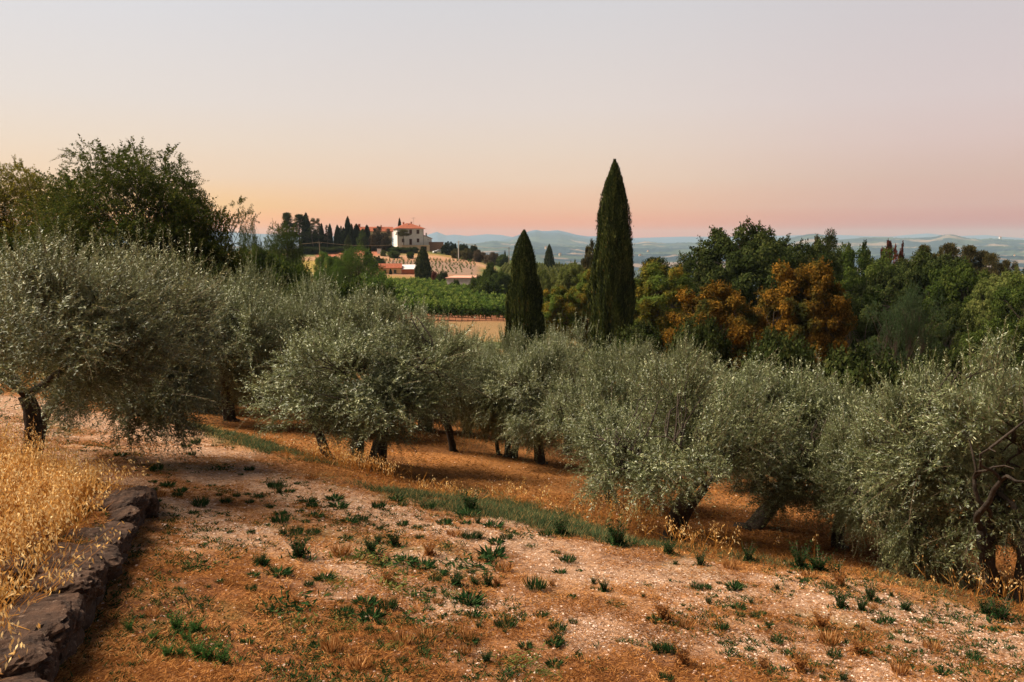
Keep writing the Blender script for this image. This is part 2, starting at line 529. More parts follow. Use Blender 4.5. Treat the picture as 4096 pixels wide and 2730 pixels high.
def zones(x, y):
    """real ground cover of the place: 0 stony track, 1 green verge, 2 orchard floor, rest = straw covered soil"""
    d, s, par = seg_dist(x, y, STRIP)
    sd = s * d + (fbm(x * 0.9, y * 0.9, 41) - 0.5) * 1.1          # positive on the camera side
    cam_side = sstep(-0.05, 0.3, sd)
    w1 = sd / 1.0
    band1 = np.exp(-((w1 - 1.35) / 1.0) ** 2)                    # worn wheel track beside the verge
    band2 = 0.85 * np.exp(-((w1 - 3.6) / 0.65) ** 2)
    patch_ = fbm(x * 0.8 + 5, y * 0.8, 51, 4)
    stony = np.clip(band1 + band2, 0, 1) * sstep(0.18, 0.50, patch_ + 0.12)
    stony = np.clip(stony + 0.55 * sstep(0.56, 0.68, fbm(x * 1.7, y * 1.7, 61, 4)) * sstep(6.5, 3, w1), 0, 1) * cam_side
    u_ = 512 + x / np.maximum(y, 0.1) * F
    basin = np.exp(-((u_ - 535) / 75) ** 4) * sstep(3.4, 2.2, d) * (s < 0) * sstep(0.22, 0.42, fbm(x * 1.1, y * 1.1, 78) + 0.1)
    fadev = (1 - 0.75 * sstep(600, 720, u_)) * sstep(120, 230, u_)
    verge = np.clip(fadev * np.exp(-((s * d + 0.30) / 0.42) ** 2) * sstep(0.25, 0.5, fbm(x * .7, y * .7, 77)) + basin, 0, 1)
    orchard = sstep(0.1, -0.5, sd)
    return stony, verge, orchard


def lerp(a, b, w):
    return a * (1 - w[..., None]) + np.asarray(b) * w[..., None]


def soil_colour(x, y):
    r = np.hypot(x, y); a = np.arctan2(x, y)
    u_ = 512 + np.tan(np.clip(a, -1.4, 1.4)) * F * CP
    st, vg, orc = zones(x, y)
    n1 = fbm(x * 0.55, y * 0.55, 21, 4); n2 = fbm(x * 2.2, y * 2.2, 22, 4)
    c = np.zeros(x.shape + (3,)) + np.array([0.38, 0.165, 0.058])
    c = lerp(c, (0.20, 0.08, 0.03), sstep(0.45, 0.68, n2))
    c = lerp(c, (0.52, 0.27, 0.12), sstep(0.52, 0.72, n1))
    c = lerp(c, (0.17, 0.15, 0.05), 0.7 * sstep(0.60, 0.74, fbm(x * 1.3, y * 1.3, 23, 4)))
    c = lerp(c, (0.40, 0.18, 0.058), orc)
    c = lerp(c, (0.44, 0.19, 0.06), orc * sstep(0.5, 0.7, n2))
    c = lerp(c, (0.20, 0.085, 0.03), orc * sstep(0.52, 0.7, n1) * 0.8)
    c = lerp(c, (0.085, 0.095, 0.042), vg * 0.85)
    c = lerp(c, (0.56, 0.35, 0.22), st * 0.85)
    # mid and far fields
    nf = fbm(x / 9, y / 9, 31, 4)
    far = sstep(36, 60, r)
    mid = lerp(np.zeros(x.shape + (3,)) + np.array([0.30, 0.20, 0.07]), (0.10, 0.13, 0.04), sstep(0.42, 0.6, nf))
    mid = lerp(mid, (0.29, 0.185, 0.085), sstep(85, 95, r) * sstep(150, 140, r) * sstep(395, 420, u_) * sstep(560, 530, u_))   # mown field below the vines
    mid = lerp(mid, (0.28, 0.12, 0.06), sstep(122, 128, r) * sstep(235, 225, r) * sstep(330, 350, u_) * sstep(530, 520, u_))
    fld = sstep(262, 272, r) * sstep(334, 328, r) * sstep(345, 352, u_) * sstep(484, 472, u_)
    mid = lerp(mid, (0.36, 0.195, 0.115), fld)
    mid = lerp(mid, (0.27, 0.18, 0.13), fld * sstep(276, 284, r) * sstep(322, 315, r))
    road = np.exp(-((r - 331 + np.clip(u_ - 440, 0, 99) * 0.45) / 4.5) ** 2) * sstep(300, 310, u_) * sstep(506, 496, u_)
    mid = lerp(mid, (0.44, 0.26, 0.16), road)
    mid = lerp(mid, (0.36, 0.27, 0.075), sstep(250, 262, r) * sstep(328, 322, r) * sstep(300, 308, u_) * sstep(356, 345, u_))
    mid = lerp(mid, (0.42, 0.155, 0.09), sstep(333, 336, r) * sstep(350, 346, r) * sstep(315, 322, u_) * sstep(386, 378, u_))
    mid = lerp(mid, (0.09, 0.12, 0.03), sstep(236, 244, r) * sstep(488, 500, u_) * sstep(640, 600, u_))
    c = lerp(c, mid, far) if True else c
    return np.clip(c, 0, 1), st * (1 - far)


def colour_attr(me, name, C):
    a = me.color_attributes.new(name, 'FLOAT_COLOR', 'POINT')
    rgba = np.ones((len(C), 4), np.float32); rgba[:, :3] = C[:, :3]
    if C.shape[1] > 3: rgba[:, 3] = C[:, 3]
    a.data.foreach_set('color', rgba.ravel())


# ground material: mapped cover colour + fine grain, pale pebbles where stony
m, N, Lk, out = new_mat('ground')
att = N.new('ShaderNodeAttribute'); att.attribute_name = 'soil'
b = N.new('ShaderNodeBsdfPrincipled'); b.inputs['Roughness'].default_value = 0.95; b.inputs['Specular IOR Level'].default_value = 0.1
n1 = noise_node(N, Lk, 11, 5, 0.7)
r1 = ramp(N, Lk, n1.outputs['Fac'], [(0.30, (0.22, 0.18, 0.16)), (0.50, (0.85, 0.85, 0.85)), (0.75, (1.5, 1.5, 1.45))])
mul = N.new('ShaderNodeMix'); mul.data_type = 'RGBA'; mul.blend_type = 'MULTIPLY'; mul.inputs[0].default_value = 0.8
mul.clamp_result = False
Lk.new(att.outputs['Color'], mul.inputs[6]); Lk.new(r1.outputs[0], mul.inputs[7])
n2 = noise_node(N, Lk, 60, 4, 0.7)
r2 = ramp(N, Lk, n2.outputs['Fac'], [(0.35, (0.45, 0.40, 0.38)), (0.6, (1.15, 1.15, 1.15))])
mul2 = N.new('ShaderNodeMix'); mul2.data_type = 'RGBA'; mul2.blend_type = 'MULTIPLY'; mul2.inputs[0].default_value = 0.75; mul2.clamp_result = False
Lk.new(mul.outputs[2], mul2.inputs[6]); Lk.new(r2.outputs[0], mul2.inputs[7])
vo = N.new('ShaderNodeTexVoronoi'); vo.inputs['Scale'].default_value = 26
tc = N.new('ShaderNodeTexCoord'); Lk.new(tc.outputs['Object'], vo.inputs['Vector'])
rv = ramp(N, Lk, vo.outputs['Distance'], [(0.10, (1, 1, 1)), (0.34, (0, 0, 0))])
vc = N.new('ShaderNodeSeparateColor'); Lk.new(vo.outputs['Color'], vc.inputs[0])
mm = N.new('ShaderNodeMath'); mm.operation = 'MULTIPLY'; Lk.new(rv.outputs[0], mm.inputs[0]); Lk.new(att.outputs['Alpha'], mm.inputs[1])
mm2 = N.new('ShaderNodeMath'); mm2.operation = 'MULTIPLY'; Lk.new(mm.outputs[0], mm2.inputs[0]); Lk.new(vc.outputs[0], mm2.inputs[1])
peb = mixc(N, Lk, mm2.outputs[0], mul2.outputs[2], (0.74, 0.57, 0.46))
Lk.new(peb, b.inputs['Base Color'])
addh = N.new('ShaderNodeMath'); addh.operation = 'ADD'; Lk.new(n1.outputs['Fac'], addh.inputs[0]); Lk.new(n2.outputs['Fac'], addh.inputs[1])
bp = N.new('ShaderNodeBump'); bp.inputs['Strength'].default_value = 0.9; bp.inputs['Distance'].default_value = 0.04
Lk.new(addh.outputs[0], bp.inputs['Height']); Lk.new(bp.outputs[0], b.inputs['Normal'])
Lk.new(b.outputs[0], out.inputs['Surface'])

radg = np.concatenate([[0.3, 1.2, 2.0], np.exp(np.linspace(math.log(2.6), math.log(40), 420)), np.exp(np.linspace(math.log(40.5), math.log(1150), 330))])
X, Y = polar(az_fine, radg)
Z = height(X, Y)
g = MB(); g.add(np.stack([X, Y, Z], -1), grid_faces(*X.shape)[:, ::-1])
ground = g.build('ground', 'ground', smooth=True); tag(ground, kind='structure')
Cc, stn = soil_colour(X.ravel(), Y.ravel())
colour_attr(ground.data, 'soil', np.concatenate([Cc, stn[:, None]], 1))

# ------------------------------------------------------------------ distant valley and hills
SC = 14000.0
RA = [(-150, 236), (0, 233), (120, 234), (215, 230), (228, 231.5), (249, 233.4), (330, 236), (400, 237), (428, 235), (438, 231.8), (447, 235.4), (455, 234.6), (468, 236), (487, 234.2), (501, 235), (512, 237),
      (560, 239), (600, 239), (631, 238), (651, 237.5), (680, 236.6), (720, 236.6), (760, 236), (800, 235), (836, 235), (861, 236), (886, 236.6), (899, 235.2), (922, 233.4), (935, 234.8), (956, 236), (979, 235), (1000, 237), (1024, 238.7), (1180, 236)]
RB = [(-150, 250), (400, 246), (450, 245), (480, 244), (498, 241), (510, 238), (529, 231.2), (536, 229.8), (541, 231), (549, 231), (557, 230.2), (567, 232.4), (576, 234.8), (587, 236.4), (600, 236), (631, 240), (660, 242), (720, 243), (1180, 250)]
RC = [(-150, 247), (430, 246), (475, 244), (494, 241.2), (511, 243.5), (532, 241.5), (547, 245), (600, 245), (631, 244), (645, 242), (661, 243.3), (677, 243), (700, 243.3), (760, 240), (790, 238), (802, 234.5), (812, 233.6), (819, 235), (824, 238),
      (836, 239.6), (857, 238), (882, 238), (905, 238.2), (924, 238.2), (933, 236.6), (943, 234.8), (950, 235.6), (957, 238), (976, 240), (990, 238.4), (1000, 239.8), (1024, 240.8), (1180, 242)]
RD = [(-150, 252), (430, 250), (480, 249), (520, 248), (560, 247.2), (600, 248.6), (640, 249), (690, 248), (740, 247), (800, 247), (860, 248), (900, 248), (940, 248.5), (980, 247), (1024, 248), (1180, 250)]
RE = [(-150, 262), (430, 256), (500, 254), (540, 253), (590, 255), (640, 256), (700, 255), (800, 256), (900, 257), (960, 254), (1000, 257), (1024, 258), (1180, 260)]


def prof(tab, a):
    us = np.array([p[0] for p in tab], float); vs = np.array([p[1] for p in tab], float)
    azs = az_of(us)
    tans = np.array([el_tan(v) for v in vs]) * np.cos(azs)
    aa = np.linspace(azs[0], azs[-1], 3000)
    t = np.interp(aa, azs, tans)
    k = np.hanning(9); k /= k.sum()
    t = np.convolve(np.pad(t, 4, 'edge'), k, 'valid')
    return np.interp(a, aa, t)


def hills(x, y):
    r = np.hypot(x, y); a = np.arctan2(x, y)
    z = -110 + (fbm(x / 500, y / 500, 5, 4) - 0.5) * 26 * sstep(1200, 2600, r)
    for tab, R0, wf, wb, sd, rel in ((RE, 3200, 650, 700, 11, 10), (RD, 4700, 800, 900, 12, 16), (RC, 6900, 1300, 900, 13, 12), (RB, 9800, 1600, 1200, 14, 22), (RA, 13000, 1900, 2500, 15, 22)):
        Rk = R0 * (1 + 0.16 * (vnoise(a * 5, a * 0, sd) - 0.5))
        pk = prof(tab, a) * Rk
        dr = (r - Rk) / np.where(r < Rk, wf, wb)
        k = np.exp(-dr * dr)
        rough = (fbm(x / 260, y / 260, sd + 40, 5) - 0.5) * rel * (1 - np.exp(-dr * dr * 14)) * 2.0
        zz = -118 + (pk + 118) * k + rough * k
        z = np.maximum(z, zz)
    return z


rad2 = np.concatenate([np.exp(np.linspace(math.log(1150), math.log(15600), 430))])
az2 = np.concatenate([np.linspace(-PI, -0.66, 80)[:-1], np.linspace(-0.66, 0.66, 1100), np.linspace(0.66, PI, 80)[1:]])
X, Y = polar(az2, rad2)
Z = hills(X, Y)
w = sstep(1150, 1500, np.hypot(X, Y)); Z = -110 * (1 - w) + Z * w
Z[:, 0] = -114
# woods on the hills stand up as small bumps
wood = fbm(X / 170, Y / 170, 91, 4)
bump_ = hash2(np.round(X / 16), np.round(Y / 16), 5) * 7 * sstep(0.46, 0.54, wood) * sstep(2500, 3200, np.hypot(X, Y))
Z = Z + bump_ * (np.hypot(X, Y) < 9000)
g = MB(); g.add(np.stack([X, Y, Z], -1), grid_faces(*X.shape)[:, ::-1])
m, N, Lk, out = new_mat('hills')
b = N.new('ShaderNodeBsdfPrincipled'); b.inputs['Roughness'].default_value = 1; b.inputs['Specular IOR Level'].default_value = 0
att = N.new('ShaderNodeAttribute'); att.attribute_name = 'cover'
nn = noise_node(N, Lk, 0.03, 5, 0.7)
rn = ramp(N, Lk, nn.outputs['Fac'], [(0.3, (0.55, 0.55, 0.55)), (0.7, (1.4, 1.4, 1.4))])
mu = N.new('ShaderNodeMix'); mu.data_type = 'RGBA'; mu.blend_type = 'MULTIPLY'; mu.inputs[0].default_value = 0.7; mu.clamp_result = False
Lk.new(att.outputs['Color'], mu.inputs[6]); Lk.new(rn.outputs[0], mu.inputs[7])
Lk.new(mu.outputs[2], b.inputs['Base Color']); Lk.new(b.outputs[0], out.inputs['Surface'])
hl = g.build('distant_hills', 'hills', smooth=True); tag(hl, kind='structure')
x, y = X.ravel(), Y.ravel()
c = np.zeros((len(x), 3)) + np.array([0.030, 0.052, 0.075])  # dark hill tone with the blue of hazy air mixed into it
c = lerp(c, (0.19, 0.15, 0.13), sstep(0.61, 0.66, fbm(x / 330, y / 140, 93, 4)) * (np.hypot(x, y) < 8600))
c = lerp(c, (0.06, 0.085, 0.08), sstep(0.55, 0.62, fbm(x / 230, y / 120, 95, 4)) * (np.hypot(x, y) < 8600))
c = lerp(c, (0.06, 0.105, 0.18), sstep(8500, 9500, np.hypot(x, y)))  # blue of distant haze painted into the farthest hills, on top of the volume
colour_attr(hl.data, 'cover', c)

# ------------------------------------------------------------------ haze: one closed box of even air around everything
g = MB(); V, Fc = box(-16500, 16500, -16500, 16500, -160, 230); g.add(V, Fc)
m, N, Lk, out = new_mat('haze')
pv = N.new('ShaderNodeVolumePrincipled')
pv.inputs['Color'].default_value = (0.60, 0.78, 0.87, 1)
pv.inputs['Density'].default_value = HAZE_D
pv.inputs['Anisotropy'].default_value = 0.0
Lk.new(pv.outputs[0], out.inputs['Volume'])
hz = g.build('haze', 'haze'); tag(hz, kind='stuff')
print('terrain', round(time.time() - T0, 1))
# ------------------------------------------------------------------ plant generators
def shoots(mb, P, D, L, nodes, lL, lW, rng, droop=0.0, curl=0.15, mat=0, stem_mat=1, stem=0.003, spread=0.75, pair=2, taper=0.35, roll=None):
    """many shoots at once: curved stems from P along D with leaves in pairs"""
    n = len(P); D = unit(D)
    L = np.broadcast_to(L, (n,))
    s = np.linspace(0.06, 1, nodes)
    side = unit(rng.normal(size=(n, 3)))
    bend = side * curl + np.array([0, 0, -1.0]) * (droop if np.isscalar(droop) else np.asarray(droop)[:, None])

    def pos(t):
        return P[:, None] + (D[:, None] * t[None, :, None] + bend[:, None] * (t ** 2)[None, :, None]) * L[:, None, None]
    Q = pos(s)
    Tn = unit(D[:, None] + 2 * bend[:, None] * s[None, :, None])
    for k in range(pair):
        N1 = unit(np.cross(Tn, rng.normal(size=(n, nodes, 3))))
        if k: N1 = -last
        last = N1
        dirs = unit(Tn * (1 - spread * 0.55) + N1 * spread + 0.18 * rng.normal(size=(n, nodes, 3)))
        ll = lL * (0.7 + 0.6 * rng.random((n, nodes))) * (1 - taper * s[None] ** 2)
        ro = None if roll is None else np.repeat(roll, nodes, 0)
        shade = (np.repeat(rng.random(n), nodes) * 0.45 + rng.random(n * nodes) * 0.55)
        leaves(mb, Q.reshape(-1, 3), dirs.reshape(-1, 3), ll.ravel(), (ll * lW / lL).ravel(), rng, mat, shade, roll=ro)
    if stem:
        t = np.linspace(0, 1, 4); S = pos(t)
        Sd = unit(np.cross(D, rng.normal(size=(n, 3))))[:, None]
        wd = (stem * (1 - 0.6 * t))[None, :, None]
        V = np.stack([S - Sd * wd, S + Sd * wd], 2).reshape(-1, 3)
        b0 = (np.arange(n) * 8)[:, None] + np.arange(3)[None] * 2
        Fq = np.stack([b0, b0 + 1, b0 + 3, b0 + 2], -1).reshape(-1, 4)
        mb.add(V, Fq, stem_mat)


def lobed(rng, n=9, amp=0.28):
    c = unit(rng.normal(size=(n, 3))); a = rng.random(n) * amp

    def f(d):
        return 0.86 + (np.exp(-((1 - d @ c.T) * 4.0)) * a).sum(-1)
    return f


def wood(mb, rng, base_pts, targets, r0, k=5, mat=0, wob=0.10):
    """a curved branch from the nearest base point to every target"""
    B_ = np.asarray(base_pts)
    for T in targets:
        d = np.linalg.norm(B_ - T, axis=1) + 0.25 * rng.random(len(B_))
        a = B_[int(np.argmin(d))]
        L = np.linalg.norm(T - a)
        n = 5
        t = np.linspace(0, 1, n)[:, None]
        P = a + (T - a) * t + rng.normal(size=(n, 3)) * wob * L * (t * (1 - t) * 3)
        P[:, 2] += 0.12 * L * np.sin(t[:, 0] * PI)
        tube(mb, P, r0 * (1 - 0.7 * t[:, 0]), k, mat)


def olive_meshes(seed, H=3.1, Rc=1.5, style='single', nclump=132, nsh=24, skirt=0.22, lean=(0, 0), sprout=170, leaf='leaf_olive', path=None, cen=None, zc=0.60, pr=0.11, spl=1.0):
    rng = np.random.default_rng(seed)
    tr = MB(); cr = MB()
    fork = []
    stems = {'single': [((0, 0), (lean[0] * .3, lean[1] * .3, 1), 0.105)],
             'multi': [((-.30, 0), (-.20, 0.05, 1), 0.055), ((0.0, .05), (0.0, 0, 1), 0.08), ((.20, -.05), (.08, 0.0, 1), 0.07), ((.38, .1), (.25, .1, 1), 0.06)],
             'twin': [((-.08, 0), (-.12, 0.05, 1), 0.075), ((.10, .03), (0.10, 0, 1), 0.10)],
             'lean': [((0, 0), (lean[0], lean[1], 1), 0.10)],
             'vase': [((0, 0), (0.1, 0, 1), 0.10)], 'path': [((0, 0), (0, 0, 1), pr)]}[style]
    for (bx, by), d, r in stems:
        hh = H * (0.36 if style != 'vase' else 0.17) * (0.9 + 0.3 * rng.random())
        P = walk(rng, (bx, by, -0.25), d, hh + 0.25, 7, 0.08)
        if path is not None:
            pp = np.array(path, float); tt = np.linspace(0, len(pp) - 1, 12)
            P = np.stack([np.interp(tt, np.arange(len(pp)), pp[:, k]) for k in range(3)], -1)
            P[1:-1] = (P[:-2] + P[1:-1] * 2 + P[2:]) / 4; P += rng.normal(size=P.shape) * 0.012
        tube(tr, P, np.linspace(r * 1.35, r * 0.85, len(P)) * (1 + 0.12 * rng.random(len(P))), 10, 0, 0.35, rng)
        tube(tr, np.array([[bx, by, -0.2], [bx * .98, by, 0.02], P[1] + [0, 0, .05]]), [r * 2.0, r * 1.7, r * 1.0], 10, 0, 0.45, rng)
        nl = 3 if len(stems) == 1 else 2
        ph = rng.random() * 6.28
        for q in range(nl):
            an = ph + q * 2 * PI / nl + rng.normal() * 0.3
            Q = walk(rng, P[-1], (math.cos(an) * 0.8 + lean[0] * .4, math.sin(an) * 0.8 + lean[1] * .4, 0.95), H * 0.30, 6, 0.22, 0.03)
            tube(tr, Q, np.linspace(r * 0.62, r * 0.34, len(Q)), 8, 0, 0.3, rng)
            fork += list(Q[2:])
            for w_ in range(2):
                a2 = an + rng.normal() * 0.7
                Q2 = walk(rng, Q[-1], (math.cos(a2), math.sin(a2), 0.6 + 0.5 * rng.random()), H * 0.24, 5, 0.28)
                tube(tr, Q2, np.linspace(r * 0.34, r * 0.14, len(Q2)), 6, 0, 0.2, rng)
                fork += list(Q2)
    cen = np.array([lean[0] * H * 0.25, lean[1] * H * 0.25, H * zc]) if cen is None else np.array(cen, float)
    lob = lobed(rng, 9, 0.30)
    dirs = unit(rng.normal(size=(nclump, 3)) * np.array([1, 1, 0.95]))
    rad = (0.42 + 0.58 * rng.random(nclump) ** 0.5)
    ax = np.array([Rc, Rc, H * 0.40])
    down = dirs[:, 2] < 0
    nb = 11                                                  # the crown is several uneven heads, one on each limb
    bd = unit(rng.normal(size=(nb, 3)) * np.array([1, 1, 0.75])); bd[0] = (0, 0, 1); bd[1:3, 2] = -0.6; bd = unit(bd)
    bc = cen + bd * ax * (0.55 + 0.25 * rng.random((nb, 1)))
    lowb = bd[:, 2] < 0
    bc[:, 2] = np.where(lowb, cen[2] + bd[:, 2] * (H * (0.60 - skirt)) * 1.0, bc[:, 2])
    br = Rc * (0.30 + 0.20 * rng.random(nb))
    bi = rng.choice(nb, nclump, p=br ** 2 / (br ** 2).sum())
    C = bc[bi] + dirs * (0.35 + 0.65 * rng.random((nclump, 1)) ** 0.5) * br[bi][:, None] * np.array([1, 1, 0.95])
    C[:, 2] = np.maximum(C[:, 2], H * 0.14)
    dirs = unit((C - cen) / ax)
    wood(tr, rng, fork, C, 0.017, 4, 0, 0.16)
    n = nclump * nsh
    idx = np.repeat(np.arange(nclump), nsh)
    out_ = unit(unit((C - cen) / ax) + 0.9 * unit(C - bc[bi]))[idx]
    P = C[idx] + rng.normal(size=(n, 3)) * np.array([0.13, 0.13, 0.12]) * (Rc / 1.5)
    topn = np.clip(out_[:, 2], -1, 1)
    D = out_ * 0.75 + rng.normal(size=(n, 3)) * 0.55
    D[:, 2] += 0.60 + 0.9 * np.clip(topn, 0, 1)
    droop = np.where(topn < 0.15, 0.75, 0.10) * rng.random(n)
    L = 0.24 + 0.30 * rng.random(n) ** 1.5
    shoots(cr, P, D, L, 13, 0.062, 0.0165, rng, droop=droop, roll=unit(out_ + np.array([0, 0, .6])))
    # long upright sprouts above the crown, whips on the sides
    k = sprout
    i2 = rng.integers(0, nclump, k * 3); i2 = i2[np.argsort(-dirs[i2, 2] - 0.3 * rng.random(len(i2)))][:k]
    Ps = C[i2] + rng.normal(size=(k, 3)) * 0.10
    Ds = out_[i2 * nsh] * 0.35 + rng.normal(size=(k, 3)) * 0.22 + np.array([0, 0, 1.0])
    shoots(cr, Ps, Ds, (0.40 + 0.40 * rng.random(k)) * spl, 26, 0.058, 0.0165, rng, stem=0.004, spread=0.62)
    i3 = rng.integers(0, nclump, k)
    Dw = out_[i3 * nsh] + rng.normal(size=(k, 3)) * 0.3; Dw[:, 2] += 0.2
    shoots(cr, C[i3], Dw, 0.5 + 0.4 * rng.random(k), 20, 0.054, 0.0125, rng, stem=0.004, droop=0.35 * rng.random(k))
    return tr.mesh('olive_trunk', 'bark_olive', True), cr.mesh('olive_crown', [leaf, 'bark_twig'])


def broad_meshes(seed, H, Rc, nclump=80, nleaf=42000, lL=0.26, lW=0.17, cr_=1.0, low=0.12, leaf='leaf_oak', amp=0.35, trunk_r=0.28, feather=False, squash=0.8, twigs=500):
    rng = np.random.default_rng(seed)
    tr = MB(); cr = MB()
    th = H * max(low * 0.9, 0.16)
    P = walk(rng, (0, 0, -0.4), (0.02, 0.02, 1), th + 0.4, 5, 0.06)
    tube(tr, P, np.linspace(trunk_r * 1.3, trunk_r, len(P)), 9, 0, 0.25, rng)
    fork = [P[-1]]
    for q in range(6):
        an = q * 1.05 + rng.random()
        Q = walk(rng, P[-1] - np.array([0, 0, th * 0.15 * rng.random()]), (math.cos(an) * 0.7, math.sin(an) * 0.7, 1.0), H * 0.45, 7, 0.13, 0.02)
        tube(tr, Q, np.linspace(trunk_r * 0.6, trunk_r * 0.18, len(Q)), 7, 0, 0.2, rng); fork += list(Q[1:])
    mid = H * (low + (1 - low) * 0.48); ax = np.array([Rc, Rc, H * (1 - low) * 0.5]) * 0.9
    cen = np.array([0, 0, mid])
    lob = lobed(rng, 10, amp)
    dirs = unit(rng.normal(size=(nclump, 3)))
    rad = 0.45 + 0.55 * rng.random(nclump) ** 0.45
    C = cen + dirs * (lob(dirs) * rad)[:, None] * ax
    C[:, 2] = np.maximum(C[:, 2], H * low * 0.5 + 0.2)
    wood(tr, rng, fork, C, trunk_r * 0.20, 5, 0, 0.10)
    csz = cr_ * (0.65 + 0.7 * rng.random(nclump))
    wgt = csz ** 2 / (csz ** 2).sum()
    idx = rng.choice(nclump, nleaf, p=wgt)
    d = unit(rng.normal(size=(nleaf, 3)) + np.array([0, 0, 0.35]))
    rr2 = (0.35 + 0.65 * rng.random(nleaf) ** 0.4) * (1 + 0.35 * (rng.random(nleaf) ** 4))
    Pn = C[idx] + d * (csz[idx] * rr2)[:, None] * np.array([1, 1, squash])
    out_ = unit(d + 0.4 * unit(C[idx] - cen))
    if feather:
        n2 = nleaf // 14
        Dd = unit(d[:n2] + 0.3 * rng.normal(size=(n2, 3)) + np.array([0, 0, 0.25]))
        shoots(cr, Pn[:n2], Dd, lL * 2.3 * (0.7 + 0.6 * rng.random(n2)), 7, lL * 0.55, lW * 0.42, rng, droop=0.35, mat=0, stem=0.006, spread=0.9, roll=np.tile([[0, 0, 1.0]], (n2, 1)))
    else:
        T_ = unit(np.cross(out_, rng.normal(size=(nleaf, 3))))
        sh = rng.random(nleaf) * 0.65 + (rng.random(nclump)[idx]) * 0.35
        leaves(cr, Pn, T_ + 0.25 * out_, lL * (0.6 + 0.7 * rng.random(nleaf)), lW * (0.7 + 0.5 * rng.random(nleaf)), rng, 0, sh, roll=out_)
    # twig ends that break the outline
    k = twigs
    i3 = rng.integers(0, nclump, k)
    dd = unit(C[i3] - cen + rng.normal(size=(k, 3)) * 1.2 + np.array([0, 0, 0.7]))
    Pk = C[i3] + dd * (csz[i3] * 0.75)[:, None]
    shoots(cr, Pk, dd, cr_ * (0.45 + 0.5 * rng.random(k)), 6, lL * 0.8, lW * 0.7, rng, stem=0.01, droop=0.15)
    return tr.mesh('tree_trunk', 'bark_dark', True), cr.mesh('tree_crown', [leaf, 'bark_dark'])


def cypress_meshes(seed, H, Rc, n=60000, sL=0.30, sW=0.07, pw=0.62, leaf='leaf_cypress', low=0.03):
    rng = np.random.default_rng(seed)
    tr = MB(); cr = MB()
    tube(tr, [(0, 0, -0.4), (0, 0, H * 0.2), (0, 0, H * 0.7)], [Rc * 0.13, Rc * 0.11, Rc * 0.03], 8, 0, 0.1, rng)

    # outline: nearly straight flanks that close to a point
    def rad(h):
        return Rc * np.interp(1 - h, [0, .03, .07, .13, .22, .35, .5, .7, .88, 1.0], [.015, .12, .25, .42, .58, .72, .85, .97, 1.0, .93]) * (1 if pw > .55 else 1)
    ncol = 16
    ph = rng.random(ncol) * 6.28; ths = np.arange(ncol) / ncol * 2 * PI

    def lump(th, h):
        a = vnoise(th * 2.6 + 40, h * 6.0 + th * 0.4, seed) * 0.5 + vnoise(th * 7.0 + 80, h * 7, seed + 1) * 0.40 + vnoise(th * 15, h * 22, seed + 2) * 0.20
        return 0.58 + 0.76 * a
    h = 1 - rng.random(n) ** 0.62
    h = low + (1 - low) * h
    th = rng.random(n) * 2 * PI
    w = rng.random(n) ** 0.5
    r = rad(h) * lump(th, h) * (0.80 + 0.22 * w)
    wisp = rng.random(n) < 0.05
    r = np.where(wisp, r * (1.03 + 0.16 * rng.random(n) ** 2), r)
    P = np.stack([r * np.cos(th), r * np.sin(th), h * H], -1)
    o = np.stack([np.cos(th), np.sin(th), 0 * th], -1)
    D = o * 0.32 + np.array([0, 0, 1.0]) + rng.normal(size=(n, 3)) * 0.17
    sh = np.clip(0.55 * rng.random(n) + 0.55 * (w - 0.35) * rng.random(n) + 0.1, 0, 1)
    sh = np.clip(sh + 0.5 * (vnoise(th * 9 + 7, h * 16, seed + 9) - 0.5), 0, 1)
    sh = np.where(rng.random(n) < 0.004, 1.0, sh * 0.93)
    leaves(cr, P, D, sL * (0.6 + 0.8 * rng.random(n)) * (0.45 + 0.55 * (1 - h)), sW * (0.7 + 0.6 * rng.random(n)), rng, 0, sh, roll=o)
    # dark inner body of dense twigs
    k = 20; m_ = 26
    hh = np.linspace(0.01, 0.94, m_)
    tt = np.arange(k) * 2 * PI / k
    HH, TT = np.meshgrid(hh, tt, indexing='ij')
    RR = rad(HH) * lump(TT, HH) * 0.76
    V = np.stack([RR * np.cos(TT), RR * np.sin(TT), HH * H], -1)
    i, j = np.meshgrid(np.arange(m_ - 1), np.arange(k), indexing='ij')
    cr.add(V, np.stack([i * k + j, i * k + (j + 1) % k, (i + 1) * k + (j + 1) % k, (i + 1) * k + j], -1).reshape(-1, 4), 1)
    return tr.mesh('cypress_trunk', 'bark_dark', True), cr.mesh('cypress_crown', [leaf, 'twig_dark'])


